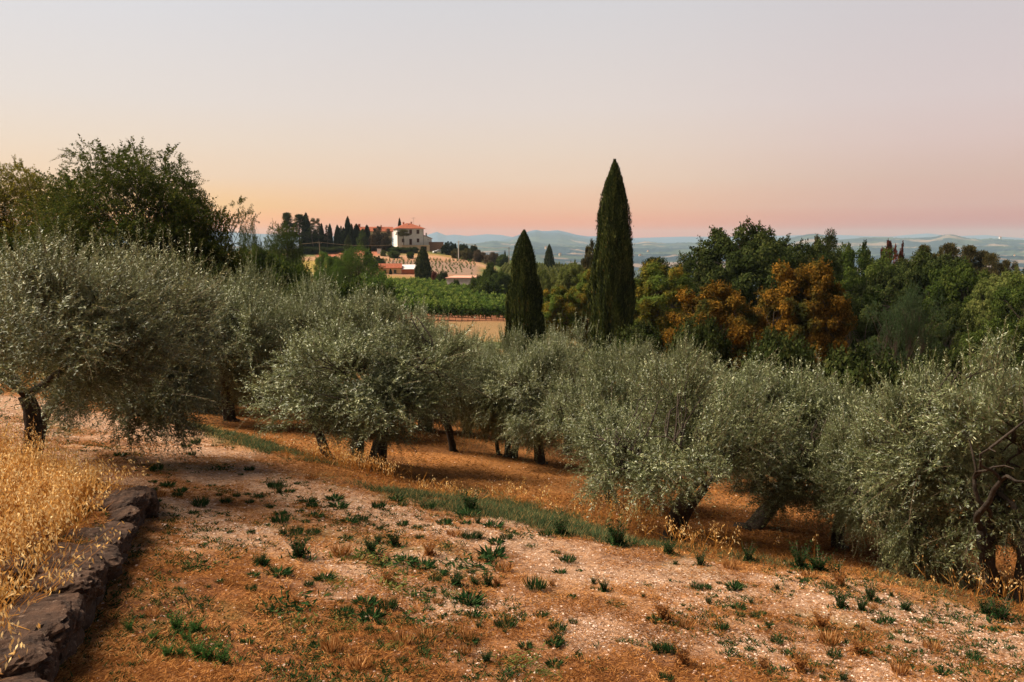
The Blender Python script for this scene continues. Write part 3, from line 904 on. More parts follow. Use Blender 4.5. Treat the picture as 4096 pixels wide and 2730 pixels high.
def pine_meshes(seed, H, Rc, umbrella=False, leaf='leaf_pine', n=9000, tiers=9):
    rng = np.random.default_rng(seed)
    tr = MB(); cr = MB()
    P = walk(rng, (0, 0, -0.4), (0.03, 0, 1), H * 0.95, 8, 0.04)
    tube(tr, P, np.linspace(H * 0.022, H * 0.008, len(P)), 7, 0, 0.15, rng)
    C = []
    h0 = 0.66 if umbrella else 0.38
    for q in range(tiers * 4):
        h = h0 + (0.96 - h0) * rng.random()
        an = rng.random() * 6.28
        f = (1 - ((h - h0) / (1 - h0)) ** 2) if umbrella else (1.05 - (h - h0) / (1 - h0)) * (0.5 + 0.6 * rng.random())
        rr_ = Rc * f * (0.45 + 0.6 * rng.random())
        C.append((rr_ * math.cos(an), rr_ * math.sin(an), h * H + 0.08 * rr_))
    C.append((0, 0, H * 0.95)); C = np.array(C)
    wood(tr, rng, P[3:], C, H * 0.006, 4)
    idx = rng.integers(0, len(C), n)
    d = unit(rng.normal(size=(n, 3)))
    cs = Rc * 0.26 * (0.7 + 0.6 * rng.random(len(C)))
    Pn = C[idx] + d * (cs[idx] * rng.random(n) ** 0.5)[:, None] * np.array([1.15, 1.15, 0.55])
    leaves(cr, Pn, d + np.array([0, 0, 0.6]), Rc * 0.09, Rc * 0.035, rng, 0)
    return tr.mesh('pine_trunk', 'bark_dark', True), cr.mesh('pine_crown', [leaf])


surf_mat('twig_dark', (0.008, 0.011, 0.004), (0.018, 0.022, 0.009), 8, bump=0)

PROTO = {}


def proto(key, fn, **kw):
    PROTO[key] = (fn, kw, None)


def get(key):
    fn, kw, me = PROTO[key]
    if me is None:
        me = fn(**kw); PROTO[key] = (fn, kw, me)
    return me


def mesh_dims(me):
    n = len(me.vertices); a = np.empty(n * 3, np.float32); me.vertices.foreach_get('co', a); a = a.reshape(-1, 3)
    lo, hi = np.percentile(a, 0.7, axis=0), np.percentile(a, 99.3, axis=0)
    return lo, np.array([hi[0], hi[1], (a[:, 2].max() + np.percentile(a[:, 2], 99.0)) / 2])


DIMS = {}; ZMAX = {}


def plant(key, name, loc, sx, sz, rz, label, cat, group=None, leaf=None, sy=None):
    tm, cm = get(key)
    r = empty(name, loc, rz); r.scale = (sx, sy or sx, sz)
    tag(r, label, cat, group)
    for nm, me in (('trunk', tm), ('crown', cm)):
        o = bpy.data.objects.new(nm, me); sc.collection.objects.link(o); o.parent = r
        if nm == 'crown' and leaf:
            o.material_slots[0].link = 'OBJECT'; o.material_slots[0].material = MATS[leaf]
    return r


def stand(key, name, u, vtop, y, wpx, label, cat='tree', group=None, leaf=None, rz=None, sink=0.0, vbase=None):
    """stand a plant at distance y in the direction of column u, as tall and as wide as the photo shows"""
    tm, cm = get(key)
    if key not in DIMS: DIMS[key] = mesh_dims(cm)
    lo, hi = DIMS[key]
    if vbase is not None:
        p = ground_hit(u, vbase); x, y = p[0], p[1]
    else:
        x = at(u, 300, y)[0]
    z0 = hgt(x, y) - sink
    zt = at(u, vtop, y)[2]
    if key.startswith('cyp'): hi = np.array([hi[0], hi[1], ZMAX.setdefault(key, max(v.co.z for v in cm.vertices))])
    Ht = zt - z0
    depth = y * CP
    Wd = wpx / F * depth
    sx = Wd / ((hi[0] - lo[0] + hi[1] - lo[1]) / 2); sz = Ht / hi[2]
    if rz is None: rz = (hash((int(u), int(vtop))) % 628) / 100
    return plant(key, name, (x, y, z0), sx, sz, rz, label, cat, group, leaf)


# ------------------------------------------------------------------ olive grove
OG = 'olive trees of the grove'
for i, (st_, H_, R_, sk, ln, lf) in enumerate([('vase', 3.1, 1.55, .10, (0, 0), 'leaf_olive'), ('multi', 3.2, 1.45, .30, (0, 0), 'leaf_olive'), ('single', 3.0, 1.35, .38, (0, 0), 'leaf_olive'),
                                           ('twin', 3.2, 1.7, .33, (.1, 0), 'leaf_olive'), ('single', 3.3, 1.5, .31, (0, 0), 'leaf_olive'), ('lean', 3.0, 1.5, .30, (.55, .1), 'leaf_olive')]):
    proto('olive%d' % i, olive_meshes, seed=100 + i * 7, H=H_, Rc=R_, style=st_, skirt=sk, lean=ln, leaf=lf)
proto('olive_left', olive_meshes, seed=171, H=3.6, Rc=2.0, style='path', path=[(0.05, 0, -.3), (0, 0, 0.5), (0.08, 0, 1.0), (0.0, 0, 1.5)], nclump=165, nsh=24, skirt=.52, pr=0.11, cen=(0.15, 0, 2.6), leaf='leaf_olive_brown', sprout=150, spl=1.35)
proto('olive_lean', olive_meshes, seed=177, H=2.3, Rc=1.0, style='path', path=[(0, 0, -.3), (.05, 0, 0.15), (.16, 0, .45), (.38, 0, .72), (.72, .05, .95), (1.05, .05, 1.05)], nclump=150, nsh=26, skirt=.12, pr=0.062, cen=(1.6, 0.1, 1.30), leaf='leaf_olive_brown', sprout=90, spl=1.5)

# (proto, u, vtop, vbase, y, width px, turn, label)
OL = [
 ('olive_left', 20, 218, None, 11.6, 285, 0.0, 'big grey olive tree with a thick vertical trunk at the edge of the oat grass'),
 ('olive2', 226, 268, None, 24, 120, 3.3, 'olive tree filling the gap between the left edge olives and the dense dark one'),
 ('olive4', 258, 288, 404, None, 165, 1.0, 'dark dense olive tree left of the tree with four trunks, no trunk showing'),
 ('olive1', 357, 294, 462, None, 188, 0.2, 'olive tree with a cluster of four thick dark trunks beside the verge'),
 ('olive0', 428, 322, 432, None, 92, 0.5, 'small olive tree whose dark trunk forks low into a vase'),
 ('olive2', 468, 332, 434, None, 92, 2.3, 'olive tree with a pale crown just right of the one with the forked trunk'),
 ('olive0', 478, 330, None, 30, 70, 3.0, 'pale olive tree on the far side of the grove under the mown strip'),
 ('olive3', 452, 318, None, 22, 80, 1.0, 'olive tree in the second row right of the four trunked one'),
 ('olive1', 505, 326, None, 22, 80, 5.5, 'olive tree hiding the near edge of the mown strip'),
 ('olive4', 540, 334, 464, None, 110, 4.0, 'olive tree with a tall straight bare trunk in the middle of the grove'),
 ('olive3', 612, 342, 503, None, 145, 0.9, 'olive tree with a short dark trunk above the green hollow'),
 ('olive3', 672, 341, 541, None, 205, 3.4, 'wide olive tree with two slender trunks side by side beside the verge'),
 ('olive5', 745, 352, 528, None, 190, 0.35, 'olive tree with a trunk leaning right behind the one with two slender trunks'),
 ('olive4', 838, 377, 549, None, 130, 5.2, 'olive tree with a thick short trunk over rusty ground, left of the slim trunked one'),
 ('olive2', 882, 390, 568, None, 115, 0.2, 'olive tree with a slim dark trunk beside the big olive at the right edge'),
 ('olive1', 1020, 332, 606, None, 235, 2.9, 'tall dark olive tree with several trunks at the right edge of the picture'),
 ('olive0', 925, 354, None, 12.4, 140, 4.4, 'bushy olive tree with long upright shoots left of the tall dark one'),
 # second and third rows down the slope
 ('olive3', 262, 258, None, 27, 95, 1.2, 'pale olive tree rising behind the dark dense one, below the feathery trees'),
 ('olive0', 372, 282, None, 24, 118, 3.9, 'silvery olive tree behind the one with four trunks, below the vineyard'),
 ('olive4', 312, 270, None, 25, 95, 5.0, 'olive tree in the second row above the one with four trunks'),
 ('olive2', 420, 300, None, 27, 90, 0.9, 'olive tree just below the mown strip under the vines'),
 ('olive1', 496, 338, None, 26, 80, 0.7, 'low olive tree in front of the shorter cypress'),
 ('olive2', 569, 318, None, 24, 90, 1.9, 'pale olive tree between the two big cypresses, its top in sunlight'),
 ('olive4', 634, 334, None, 22, 80, 2.6, 'olive tree in front of the foot of the tall cypress'),
 ('olive0', 682, 336, None, 24, 62, 0.4, 'small round olive tree in front of the rusty oaks'),
 ('olive3', 760, 362, None, 20, 120, 4.8, 'olive tree in the second row in front of the taller rusty oak'),
 ('olive2', 826, 382, None, 19, 80, 3.3, 'small pale olive tree in the gap before the dark wood'),
 ('olive4', 1012, 356, None, 16, 130, 1.1, 'olive tree behind the tall dark one at the right edge'),
 ('olive0', 206, 272, None, 27, 130, 4.1, 'olive tree in the second row below the big dark tree on the left'),
 ('olive0', 108, 262, None, 27, 150, 2.2, 'olive tree behind the two big olives on the left'),
]
_p = ground_hit(34, 446)
plant('olive_lean', 'olive_tree', (_p[0], _p[1], hgt(_p[0], _p[1])), _p[1] / 12.2, _p[1] / 12.2, 0.0, 'olive tree with a bent dark trunk leaning right over the track, its branches touching it', 'olive tree', OG)
for key, u, vt, vb, y, wpx, rz, lab in OL:
    stand(key, 'olive_tree', u, vt, y, wpx, lab, 'olive tree', OG, rz=rz, vbase=vb)
print('olives', round(time.time() - T0, 1))

# ------------------------------------------------------------------ big cypresses
proto('cyp_a', cypress_meshes, seed=5, H=14, Rc=1.75, n=95000, sL=0.34, sW=0.075)
proto('cyp_b', cypress_meshes, seed=8, H=10, Rc=1.6, n=60000, sL=0.32, sW=0.075, pw=0.6)
proto('cyp_c', cypress_meshes, seed=12, H=8, Rc=1.6, n=16000, sL=0.42, sW=0.12, pw=0.5)
proto('cyp_d', cypress_meshes, seed=15, H=12, Rc=1.3, n=5000, sL=0.8, sW=0.22, pw=0.65, leaf='leaf_cypress_far')
stand('cyp_a', 'cypress_tree', 613, 158, 63, 45, 'tallest dark green cypress tree standing alone above the grove', 'cypress tree')
stand('cyp_b', 'cypress_tree', 524, 229, 66, 39, 'second large dark cypress tree, shorter, in front of the green vineyard', 'cypress tree')
stand('cyp_c', 'cypress_tree', 549, 243.5, 296, 10, 'small dark cypress alone on the crest between the two big cypresses', 'cypress tree')
stand('cyp_c', 'cypress_tree', 423.5, 246, 243, 16.5, 'broad cypress beside the brick shed below the white villa', 'cypress tree')

# ------------------------------------------------------------------ broadleaf trees and woods
proto('oak0', broad_meshes, seed=21, H=13, Rc=6.0, nclump=230, nleaf=75000, lL=0.27, lW=0.18, cr_=0.85, low=0.06, amp=0.5)
proto('oak1', broad_meshes, seed=22, H=13, Rc=6.0, nclump=190, nleaf=70000, lL=0.28, lW=0.18, cr_=0.95, low=0.04, amp=0.6)
proto('rust0', broad_meshes, seed=31, H=8, Rc=3.4, nclump=190, nleaf=80000, lL=0.16, lW=0.115, cr_=0.55, low=0.04, amp=0.25, leaf='leaf_rust', trunk_r=0.18)
proto('rust1', broad_meshes, seed=34, H=9, Rc=3.0, nclump=190, nleaf=80000, lL=0.16, lW=0.115, cr_=0.52, low=0.04, amp=0.4, leaf='leaf_rust', trunk_r=0.18)
proto('loc0', broad_meshes, seed=41, H=10, Rc=4.5, nclump=260, nleaf=270000, lL=0.17, lW=0.14, cr_=0.85, low=0.10, amp=0.45, leaf='leaf_locust', trunk_r=0.2, feather=True, squash=0.6)
proto('loc1', broad_meshes, seed=44, H=10, Rc=4.5, nclump=130, nleaf=90000, lL=0.17, lW=0.13, cr_=0.70, low=0.12, amp=0.6, leaf='leaf_locust', trunk_r=0.2, feather=True, squash=0.6)
proto('bush0', broad_meshes, seed=51, H=4, Rc=2.4, nclump=45, nleaf=14000, lL=0.26, lW=0.17, cr_=0.75, low=0.0, amp=0.4, leaf='leaf_green', trunk_r=0.1)
proto('bush1', broad_meshes, seed=52, H=4, Rc=2.2, nclump=40, nleaf=12000, lL=0.26, lW=0.17, cr_=0.7, low=0.0, amp=0.5, leaf='leaf_pale', trunk_r=0.1)
proto('far0', broad_meshes, seed=61, H=9, Rc=4, nclump=36, nleaf=5200, lL=0.7, lW=0.5, cr_=1.2, low=0.05, amp=0.5, leaf='leaf_green')
proto('pine0', pine_meshes, seed=71, H=12, Rc=3.2)
proto('pine1', pine_meshes, seed=73, H=12, Rc=4.0, umbrella=True)
proto('pine2', pine_meshes, seed=76, H=12, Rc=2.6, n=6000)

BL = [
 # left
 ('loc0', 'locust_tree', 140, 139, 36, 215, 'largest dark feathery locust tree on the left, sky glowing through its top', 'leaf_locust', 0.4),
 ('loc0', 'locust_tree', 36, 158, 42, 150, 'thin golden backlit locust tree at the left edge of the sky', 'leaf_backlit', 1.4),
 ('loc1', 'locust_tree', 196, 176, 37, 125, 'dense right shoulder of the dark locust group with a ragged top', 'leaf_locust', 5.1),
 ('loc0', 'locust_tree', 196, 203, 37, 70, 'smaller locust tree leaning out from the right side of the largest one', 'leaf_locust', 2.4),
 ('loc1', 'locust_tree', -30, 180, 40, 110, 'locust tree cut by the left edge of the picture', 'leaf_backlit', 3.4),
 ('bush0', 'shrub', 18, 236, 34, 90, 'dark green shrub under the golden backlit tree', 'leaf_green', 0.2),
 ('oak1', 'tree', 75, 218, 48, 120, 'green tree filling the gap between the golden and the largest locust', 'leaf_green', 0.2),
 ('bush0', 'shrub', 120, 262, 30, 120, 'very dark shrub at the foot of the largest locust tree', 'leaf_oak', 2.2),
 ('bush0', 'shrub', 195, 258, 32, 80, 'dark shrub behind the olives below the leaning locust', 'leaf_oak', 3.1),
 ('bush0', 'shrub', 235, 250, 70, 46, 'green shrub in the gap right of the big locust tree', 'leaf_green', 1.1),
 ('loc1', 'locust_tree', 252, 222, 92, 32, 'small round locust tree between the big locust and the villa hill', 'leaf_green', 0.7),
 ('loc0', 'locust_tree', 288, 223, 95, 52, 'feathery green locust tree just left of the row of cypresses', 'leaf_green', 0.3),
 ('bush0', 'shrub', 286, 256, 84, 62, 'dark green shrub at the foot of the feathery locust tree', 'leaf_green', 4.0),
 ('loc0', 'locust_tree', 346, 246, 100, 44, 'bright green tree in front of the hill below the short cypress', 'leaf_bright', 4.6),
 ('loc1', 'locust_tree', 324, 262, 92, 40, 'low bright green tree left of the round topped one', 'leaf_bright', 1.7),
 ('bush0', 'shrub', 345, 277, 80, 66, 'dark shrub at the near corner of the green vineyard', 'leaf_green', 1.9),
 ('loc1', 'locust_tree', 373, 262, 112, 30, 'loose green tree left of the small yellow house', 'leaf_green', 2.7),
 ('bush0', 'shrub', 305, 284, 60, 60, 'shadowed shrub between the olives and the bright green trees', 'leaf_green', 5.5),
 ('oak1', 'tree', 330, 252, 150, 34, 'green tree below the wooden pole on the hill slope', 'leaf_bright', 2.1),
 ('loc0', 'locust_tree', 358, 252, 128, 30, 'feathery green tree between the bright round topped tree and the cottage', 'leaf_green', 0.9),
 ('bush0', 'shrub', 375, 272, 96, 44, 'green shrub at the left end of the dense vine rows', 'leaf_bright', 2.3),
 ('oak1', 'tree', 262, 246, 84, 50, 'dark green tree between the big locust and the feathery one', 'leaf_green', 2.8),
 # between the cypresses
 ('far0', 'tree', 590, 241, 152, 26, 'round brown green tree beside the top half of the tall cypress', 'leaf_pine', 0.3),
 ('oak1', 'tree', 547, 268, 118, 34, 'olive green tree just right of the shorter cypress', 'leaf_pale', 0.9),
 ('bush1', 'shrub', 490, 262, 185, 16, 'small round green tree at the end of the young vineyard', 'leaf_green', 0.2),
 ('bush0', 'shrub', 478, 275, 178, 20, 'dark green shrub beside the white walled shed', 'leaf_green', 0.2),
 ('oak0', 'tree', 502, 271, 172, 26, 'green tree behind the shorter cypress on its left', 'leaf_green', 2.2),
 ('oak0', 'tree', 573, 262, 112, 40, 'pale green autumn tree left of the tall cypress', 'leaf_pale', 2.9),
 ('rust1', 'tree', 592, 268, 82, 44, 'yellow and orange oak touching the left flank of the tall cypress', 'leaf_gold', 1.9),
 ('rust0', 'tree', 562, 287, 80, 48, 'yellow green oak low between the two big cypresses', 'leaf_gold', 0.6),
 ('oak1', 'tree', 540, 300, 90, 24, 'green bushy tree behind the shorter cypress on its right', 'leaf_green', 0.6),
 # right of the tall cypress
 ('pine1', 'umbrella_pine', 655, 257, 128, 36, 'dark dome shaped umbrella pine right of the tall cypress', 'leaf_oak', 0.4),
 ('rust0', 'oak_tree', 655, 262, 72, 80, 'yellow orange autumn oak right behind the tall cypress', 'leaf_gold', 2.8),
 ('oak1', 'oak_tree', 700, 255, 88, 70, 'dark green tree behind the orange oak beside the tall cypress', 'leaf_oak', 1.1),
 ('oak0', 'oak_tree', 752, 223, 78, 122, 'largest dark oak with a ragged top against the hills', 'leaf_oak', 0.5),
 ('oak1', 'oak_tree', 800, 240, 80, 92, 'dark oak merging with the right side of the largest one', 'leaf_oak', 3.5),
 ('rust0', 'oak_tree', 722, 284, 50, 100, 'round rusty oak in front of the largest dark oak', 'leaf_rust', 0.4),
 ('rust1', 'oak_tree', 798, 261, 52, 84, 'tall pointed rusty oak, brightest orange tree of the wood', 'leaf_rust', 1.0),
 ('pine2', 'tree', 828, 229, 92, 26, 'thin tree with dark tufts sticking out above the wood', 'leaf_oak', 0.3),
 ('far0', 'tree', 812, 238, 95, 38, 'sparse brown green tree beside the thin tufted one', 'leaf_pine', 0.3),
 ('oak1', 'oak_tree', 862, 246, 84, 96, 'broad green oak in the middle of the wood on the right', 'leaf_green', 0.2),
 ('oak0', 'oak_tree', 918, 250, 80, 92, 'dark green oak below the red trees', 'leaf_oak', 4.2),
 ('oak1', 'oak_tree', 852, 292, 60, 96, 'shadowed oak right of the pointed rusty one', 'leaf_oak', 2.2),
 ('oak0', 'oak_tree', 965, 262, 76, 80, 'green oak in front of the row of pines', 'leaf_green', 1.2),
 ('loc1', 'locust_tree', 908, 286, 46, 84, 'blue green feathery locust tree before the dark wood', 'leaf_blue', 1.2),
 ('oak1', 'oak_tree', 948, 305, 56, 66, 'dark shadowed oak right of the blue green locust', 'leaf_oak', 5.2),
 ('oak0', 'oak_tree', 1010, 270, 72, 90, 'pale green tree at the right edge of the wood', 'leaf_pale', 2.5),
 ('oak1', 'oak_tree', 1040, 276, 66, 90, 'pale tree cut by the right edge of the picture', 'leaf_green', 0.9),
 ('oak1', 'oak_tree', 1000, 318, 52, 90, 'dark green tree low at the right edge above the olives', 'leaf_green', 3.9),
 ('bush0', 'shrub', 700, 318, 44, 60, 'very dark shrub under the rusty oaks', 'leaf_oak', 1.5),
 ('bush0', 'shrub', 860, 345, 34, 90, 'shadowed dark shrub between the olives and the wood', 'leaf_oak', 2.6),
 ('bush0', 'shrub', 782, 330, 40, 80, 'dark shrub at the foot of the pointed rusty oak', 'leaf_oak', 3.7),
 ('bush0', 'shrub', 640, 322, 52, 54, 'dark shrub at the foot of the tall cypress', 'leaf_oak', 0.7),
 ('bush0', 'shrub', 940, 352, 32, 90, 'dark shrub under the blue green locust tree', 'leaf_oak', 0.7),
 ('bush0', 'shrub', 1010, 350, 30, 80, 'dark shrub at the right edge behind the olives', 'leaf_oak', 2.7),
 ('far0', 'tree', 883, 241.5, 130, 24, 'crimson red tree rising above the wood', 'leaf_red', 0.7),
 ('far0', 'tree', 898, 244, 132, 19, 'smaller red tree right of the crimson one', 'leaf_red', 1.7),
 ('far0', 'tree', 862, 243, 128, 32, 'dark pointed tree left of the crimson one', 'leaf_oak', 2.7),
 ('pine0', 'pine_tree', 922, 245, 122, 26, 'brownish pine tree right of the red trees', 'leaf_pine', 0.7),
 ('far0', 'tree', 936, 248, 118, 28, 'rusty green tree between two pines', 'leaf_pine', 0.2),
 ('pine0', 'pine_tree', 947, 243, 116, 30, 'tall brownish pine, first of the line on the right', 'leaf_pine', 2.7),
 ('pine0', 'pine_tree', 966, 245.5, 112, 32, 'pine tree with a long bare pinkish trunk', 'leaf_pine', 3.7),
 ('pine0', 'pine_tree', 980, 250.5, 112, 24, 'pine tree right of the one with the bare trunk', 'leaf_pine', 4.7),
 ('pine1', 'pine_tree', 989, 253, 110, 24, 'flat topped pine in the line on the right', 'leaf_pine', 5.7),
 ('pine0', 'pine_tree', 1004, 260, 112, 18, 'short dark pine second from the end of the line', 'leaf_pine', 0.1),
 ('pine2', 'pine_tree', 1013, 261.5, 112, 16, 'short narrow pine near the end of the line', 'leaf_pine', 1.1),
 ('pine1', 'pine_tree', 1026, 265, 108, 14, 'dark pine cut by the right edge of the picture', 'leaf_oak', 1.1),
]
for key, nm, u, vt, y, wpx, lab, lf, rz in BL:
    cat = {'locust_tree': 'tree', 'shrub': 'shrub', 'tree': 'tree', 'oak_tree': 'tree', 'umbrella_pine': 'tree', 'pine_tree': 'tree'}[nm]
    stand(key, nm, u, vt, y, wpx, lab, cat, None, lf, rz)
print('trees', round(time.time() - T0, 1))
# ------------------------------------------------------------------ villa hill: buildings
def plain(name, col, rough=0.8, metal=0.0, spec=0.3, emit=None):
    m, N, Lk, out = new_mat(name)
    b = N.new('ShaderNodeBsdfPrincipled'); b.inputs['Base Color'].default_value = (*col, 1)
    b.inputs['Roughness'].default_value = rough; b.inputs['Metallic'].default_value = metal
    b.inputs['Specular IOR Level'].default_value = spec
    Lk.new(b.outputs[0], out.inputs['Surface'])


surf_mat('plaster_white', (0.66, 0.63, 0.60), (0.76, 0.73, 0.70), 1.2, bump=0.1)
surf_mat('plaster_cream', (0.60, 0.44, 0.28), (0.72, 0.54, 0.36), 1.2, bump=0.1)
surf_mat('plaster_yellow', (0.62, 0.42, 0.20), (0.72, 0.50, 0.26), 1.2, bump=0.1)
surf_mat('brick_red', (0.34, 0.10, 0.05), (0.50, 0.17, 0.08), 5, bump=0.3)
surf_mat('stone_wall_far', (0.16, 0.09, 0.06), (0.34, 0.20, 0.14), 3, bump=0.6)
surf_mat('concrete_pale', (0.45, 0.42, 0.38), (0.58, 0.55, 0.50), 3, bump=0.1)
surf_mat('sheet_pale', (0.50, 0.47, 0.45), (0.66, 0.62, 0.60), 1.0, bump=0.05)
surf_mat('roof_pink', (0.45, 0.22, 0.15), (0.60, 0.33, 0.24), 2.5, bump=0.2)
plain('shutter', (0.075, 0.022, 0.016)); plain('window_dark', (0.02, 0.02, 0.02), 0.2, spec=0.5)
plain('shutter_green', (0.05, 0.07, 0.04)); plain('metal_grey', (0.12, 0.12, 0.12), 0.5, 0.6)
plain('car_white', (0.78, 0.78, 0.80), 0.25, spec=0.6); plain('rubber', (0.02, 0.02, 0.02)); plain('glass_dark', (0.02, 0.025, 0.03), 0.08, spec=0.8)
plain('lamp_red', (0.5, 0.02, 0.02), 0.3); plain('lamp_clear', (0.7, 0.7, 0.65), 0.2)
plain('wood_grey', (0.20, 0.15, 0.11)); plain('wire', (0.35, 0.26, 0.15))

m, N, Lk, out = new_mat('roof_tile')
b = N.new('ShaderNodeBsdfPrincipled'); b.inputs['Roughness'].default_value = 0.9
n = noise_node(N, Lk, 2.5, 6, 0.8)
r = ramp(N, Lk, n.outputs['Fac'], [(0.3, (0.13, 0.035, 0.014)), (0.5, (0.32, 0.075, 0.026)), (0.72, (0.44, 0.13, 0.05))])
wv = N.new('ShaderNodeTexWave'); wv.inputs['Scale'].default_value = 1.6; wv.inputs['Distortion'].default_value = 0.6
tc = N.new('ShaderNodeTexCoord'); Lk.new(tc.outputs['Object'], wv.inputs['Vector'])
bp = N.new('ShaderNodeBump'); bp.inputs['Strength'].default_value = 1; bp.inputs['Distance'].default_value = 0.08
Lk.new(wv.outputs['Fac'], bp.inputs['Height']); Lk.new(bp.outputs[0], b.inputs['Normal'])
Lk.new(r.outputs[0], b.inputs['Base Color']); Lk.new(b.outputs[0], out.inputs['Surface'])


def bx(mb, *a, mat=0):
    V, Fc = box(*a); mb.add(V, Fc, mat); return mb


def part(name, mat, parent, *boxes, smooth=False):
    mb = MB()
    for b_ in boxes: bx(mb, *b_)
    return mb.build(name, mat, parent, smooth)


def hip_roof(parent, x0, x1, y0, y1, z, rise, ov=0.5, th=0.14, ridge=None, mat='roof_tile', gable=False):
    X0, X1, Y0, Y1 = x0 - ov, x1 + ov, y0 - ov, y1 + ov
    cy = (Y0 + Y1) / 2
    half = (Y1 - Y0) / 2
    rl_ = (0 if gable else half * 0.95) if ridge is None else ((X1 - X0) - ridge) / 2
    V = [(X0, Y0, z), (X1, Y0, z), (X1, Y1, z), (X0, Y1, z), (X0, Y0, z - th), (X1, Y0, z - th), (X1, Y1, z - th), (X0, Y1, z - th),
         (X0 + rl_, cy, z + rise), (X1 - rl_, cy, z + rise)]
    Fc = [(0, 1, 9, 8), (2, 3, 8, 9), (1, 2, 9), (3, 0, 8), (4, 7, 6, 5), (0, 4, 5, 1), (1, 5, 6, 2), (2, 6, 7, 3), (3, 7, 4, 0)]
    return MB().add(V, Fc).build('roof', mat, parent)


def chimney(parent, x, y, z0, z1, w=0.5, mat='brick_red'):
    return part('chimney', mat, parent, (x - w / 2, x + w / 2, y - w / 2, y + w / 2, z0, z1), (x - w * .65, x + w * .65, y - w * .65, y + w * .65, z1 + .003, z1 + .12))


def shutters(parent, x, z, w, h, y, mat='shutter', axis='x'):
    """a closed pair of louvred shutters in a stone surround"""
    mb = MB()
    for q in (-1, 1):
        bx(mb, x + q * w / 4 - w / 4 + .02, x + q * w / 4 + w / 4 - .02, y - 0.07, y - .003, z, z + h)
        for k in range(6):
            bx(mb, x + q * w / 4 - w / 4 + .08, x + q * w / 4 + w / 4 - .08, y - 0.09, y - 0.072, z + h * (k + .2) / 6, z + h * (k + .7) / 6)
    o = mb.build('window', mat, parent)
    part('frame', 'concrete_pale', o, (x - w / 2 - .1, x + w / 2 + .1, y - .10, y - .002, z - .12, z - .004), (x - w / 2 - .1, x + w / 2 + .1, y - .05, y - .002, z + h + .004, z + h + .1))
    return o


# main villa
p = at(408.6, 244.8, 354)
vz = p[2]
villa = empty('villa', (p[0], p[1], vz), R(17))
tag(villa, 'white two storey villa with a red hipped roof on top of the hill', 'house')
part('wall', 'plaster_white', villa, (-5.25, 5.25, -4.5, 4.5, -1.2, 6.3))
rf = hip_roof(villa, -5.25, 5.25, -4.5, 4.5, 6.42, 2.15, ov=0.65, ridge=1.6)
chimney(rf, 1.3, 0.6, 7.7, 9.0); chimney(rf, 5.0, 2.2, 6.4, 7.9, 0.35); chimney(rf, -1.6, 2.0, 7.3, 8.9, 0.55)
part('skylight', 'sheet_pale', rf, (-0.5, 0.2, -1.35, -0.85, 7.95, 8.25))
for x, z, w_, h_ in ((-3.0, 4.35, 1.05, 1.5), (0.05, 4.35, 1.05, 1.5), (2.95, 4.35, 1.1, 1.5), (2.95, 1.0, 1.0, 1.45), (-3.0, 1.0, 1.0, 1.4)):
    shutters(villa, x, z, w_, h_, -4.5)
dd = part('door', 'shutter', villa, (-0.5, 0.5, -4.58, -4.503, 0.02, 2.3))
part('handle', 'metal_grey', dd, (0.30, 0.36, -4.63, -4.583, 1.0, 1.15))
mb = MB(); tube(mb, [(5.1, -4.62, 0), (5.1, -4.62, 6.2)], 0.06, 6); mb.build('downpipe', 'metal_grey', villa)
mb = MB(); tube(mb, [(-5.1, -4.62, 0), (-5.1, -4.62, 6.2)], 0.06, 6); mb.build('downpipe', 'metal_grey', villa)
mb = MB()
tube(mb, [(2.2, 0.5, 8), (2.2, 0.5, 11.0)], 0.03, 4)
for k, L in ((10.9, .7), (10.5, .9), (10.2, .6)): tube(mb, [(2.2 - L, 0.5, k), (2.2 + L, 0.5, k)], 0.02, 4)
mb.build('aerial', 'metal_grey', rf)
# lean-to wing on the right of the villa
V = [(5.26, -3.9, -1.2), (8.6, -3.9, -1.2), (8.6, 1.5, -1.2), (5.26, 1.5, -1.2), (5.26, -3.9, 3.75), (8.6, -3.9, 2.55), (8.6, 1.5, 2.55), (5.26, 1.5, 3.75)]
FB = [(0, 3, 2, 1), (4, 5, 6, 7), (0, 1, 5, 4), (1, 2, 6, 5), (2, 3, 7, 6), (3, 0, 4, 7)]
MB().add(V, FB).build('side_wing', 'plaster_white', villa)
V = [(5.27, -4.2, 3.79), (8.95, -4.2, 2.47), (8.95, 1.8, 2.47), (5.27, 1.8, 3.79)]
V = V + [(a, b_, c_ + .12) for a, b_, c_ in V]
wr = MB().add(V, FB).build('side_roof', 'roof_tile', villa)
chimney(wr, 6.9, -1.5, 3.1, 4.6, 0.45, 'concrete_pale')
part('window', 'window_dark', villa, (7.0, 7.25, -3.96, -3.903, 1.9, 2.15))

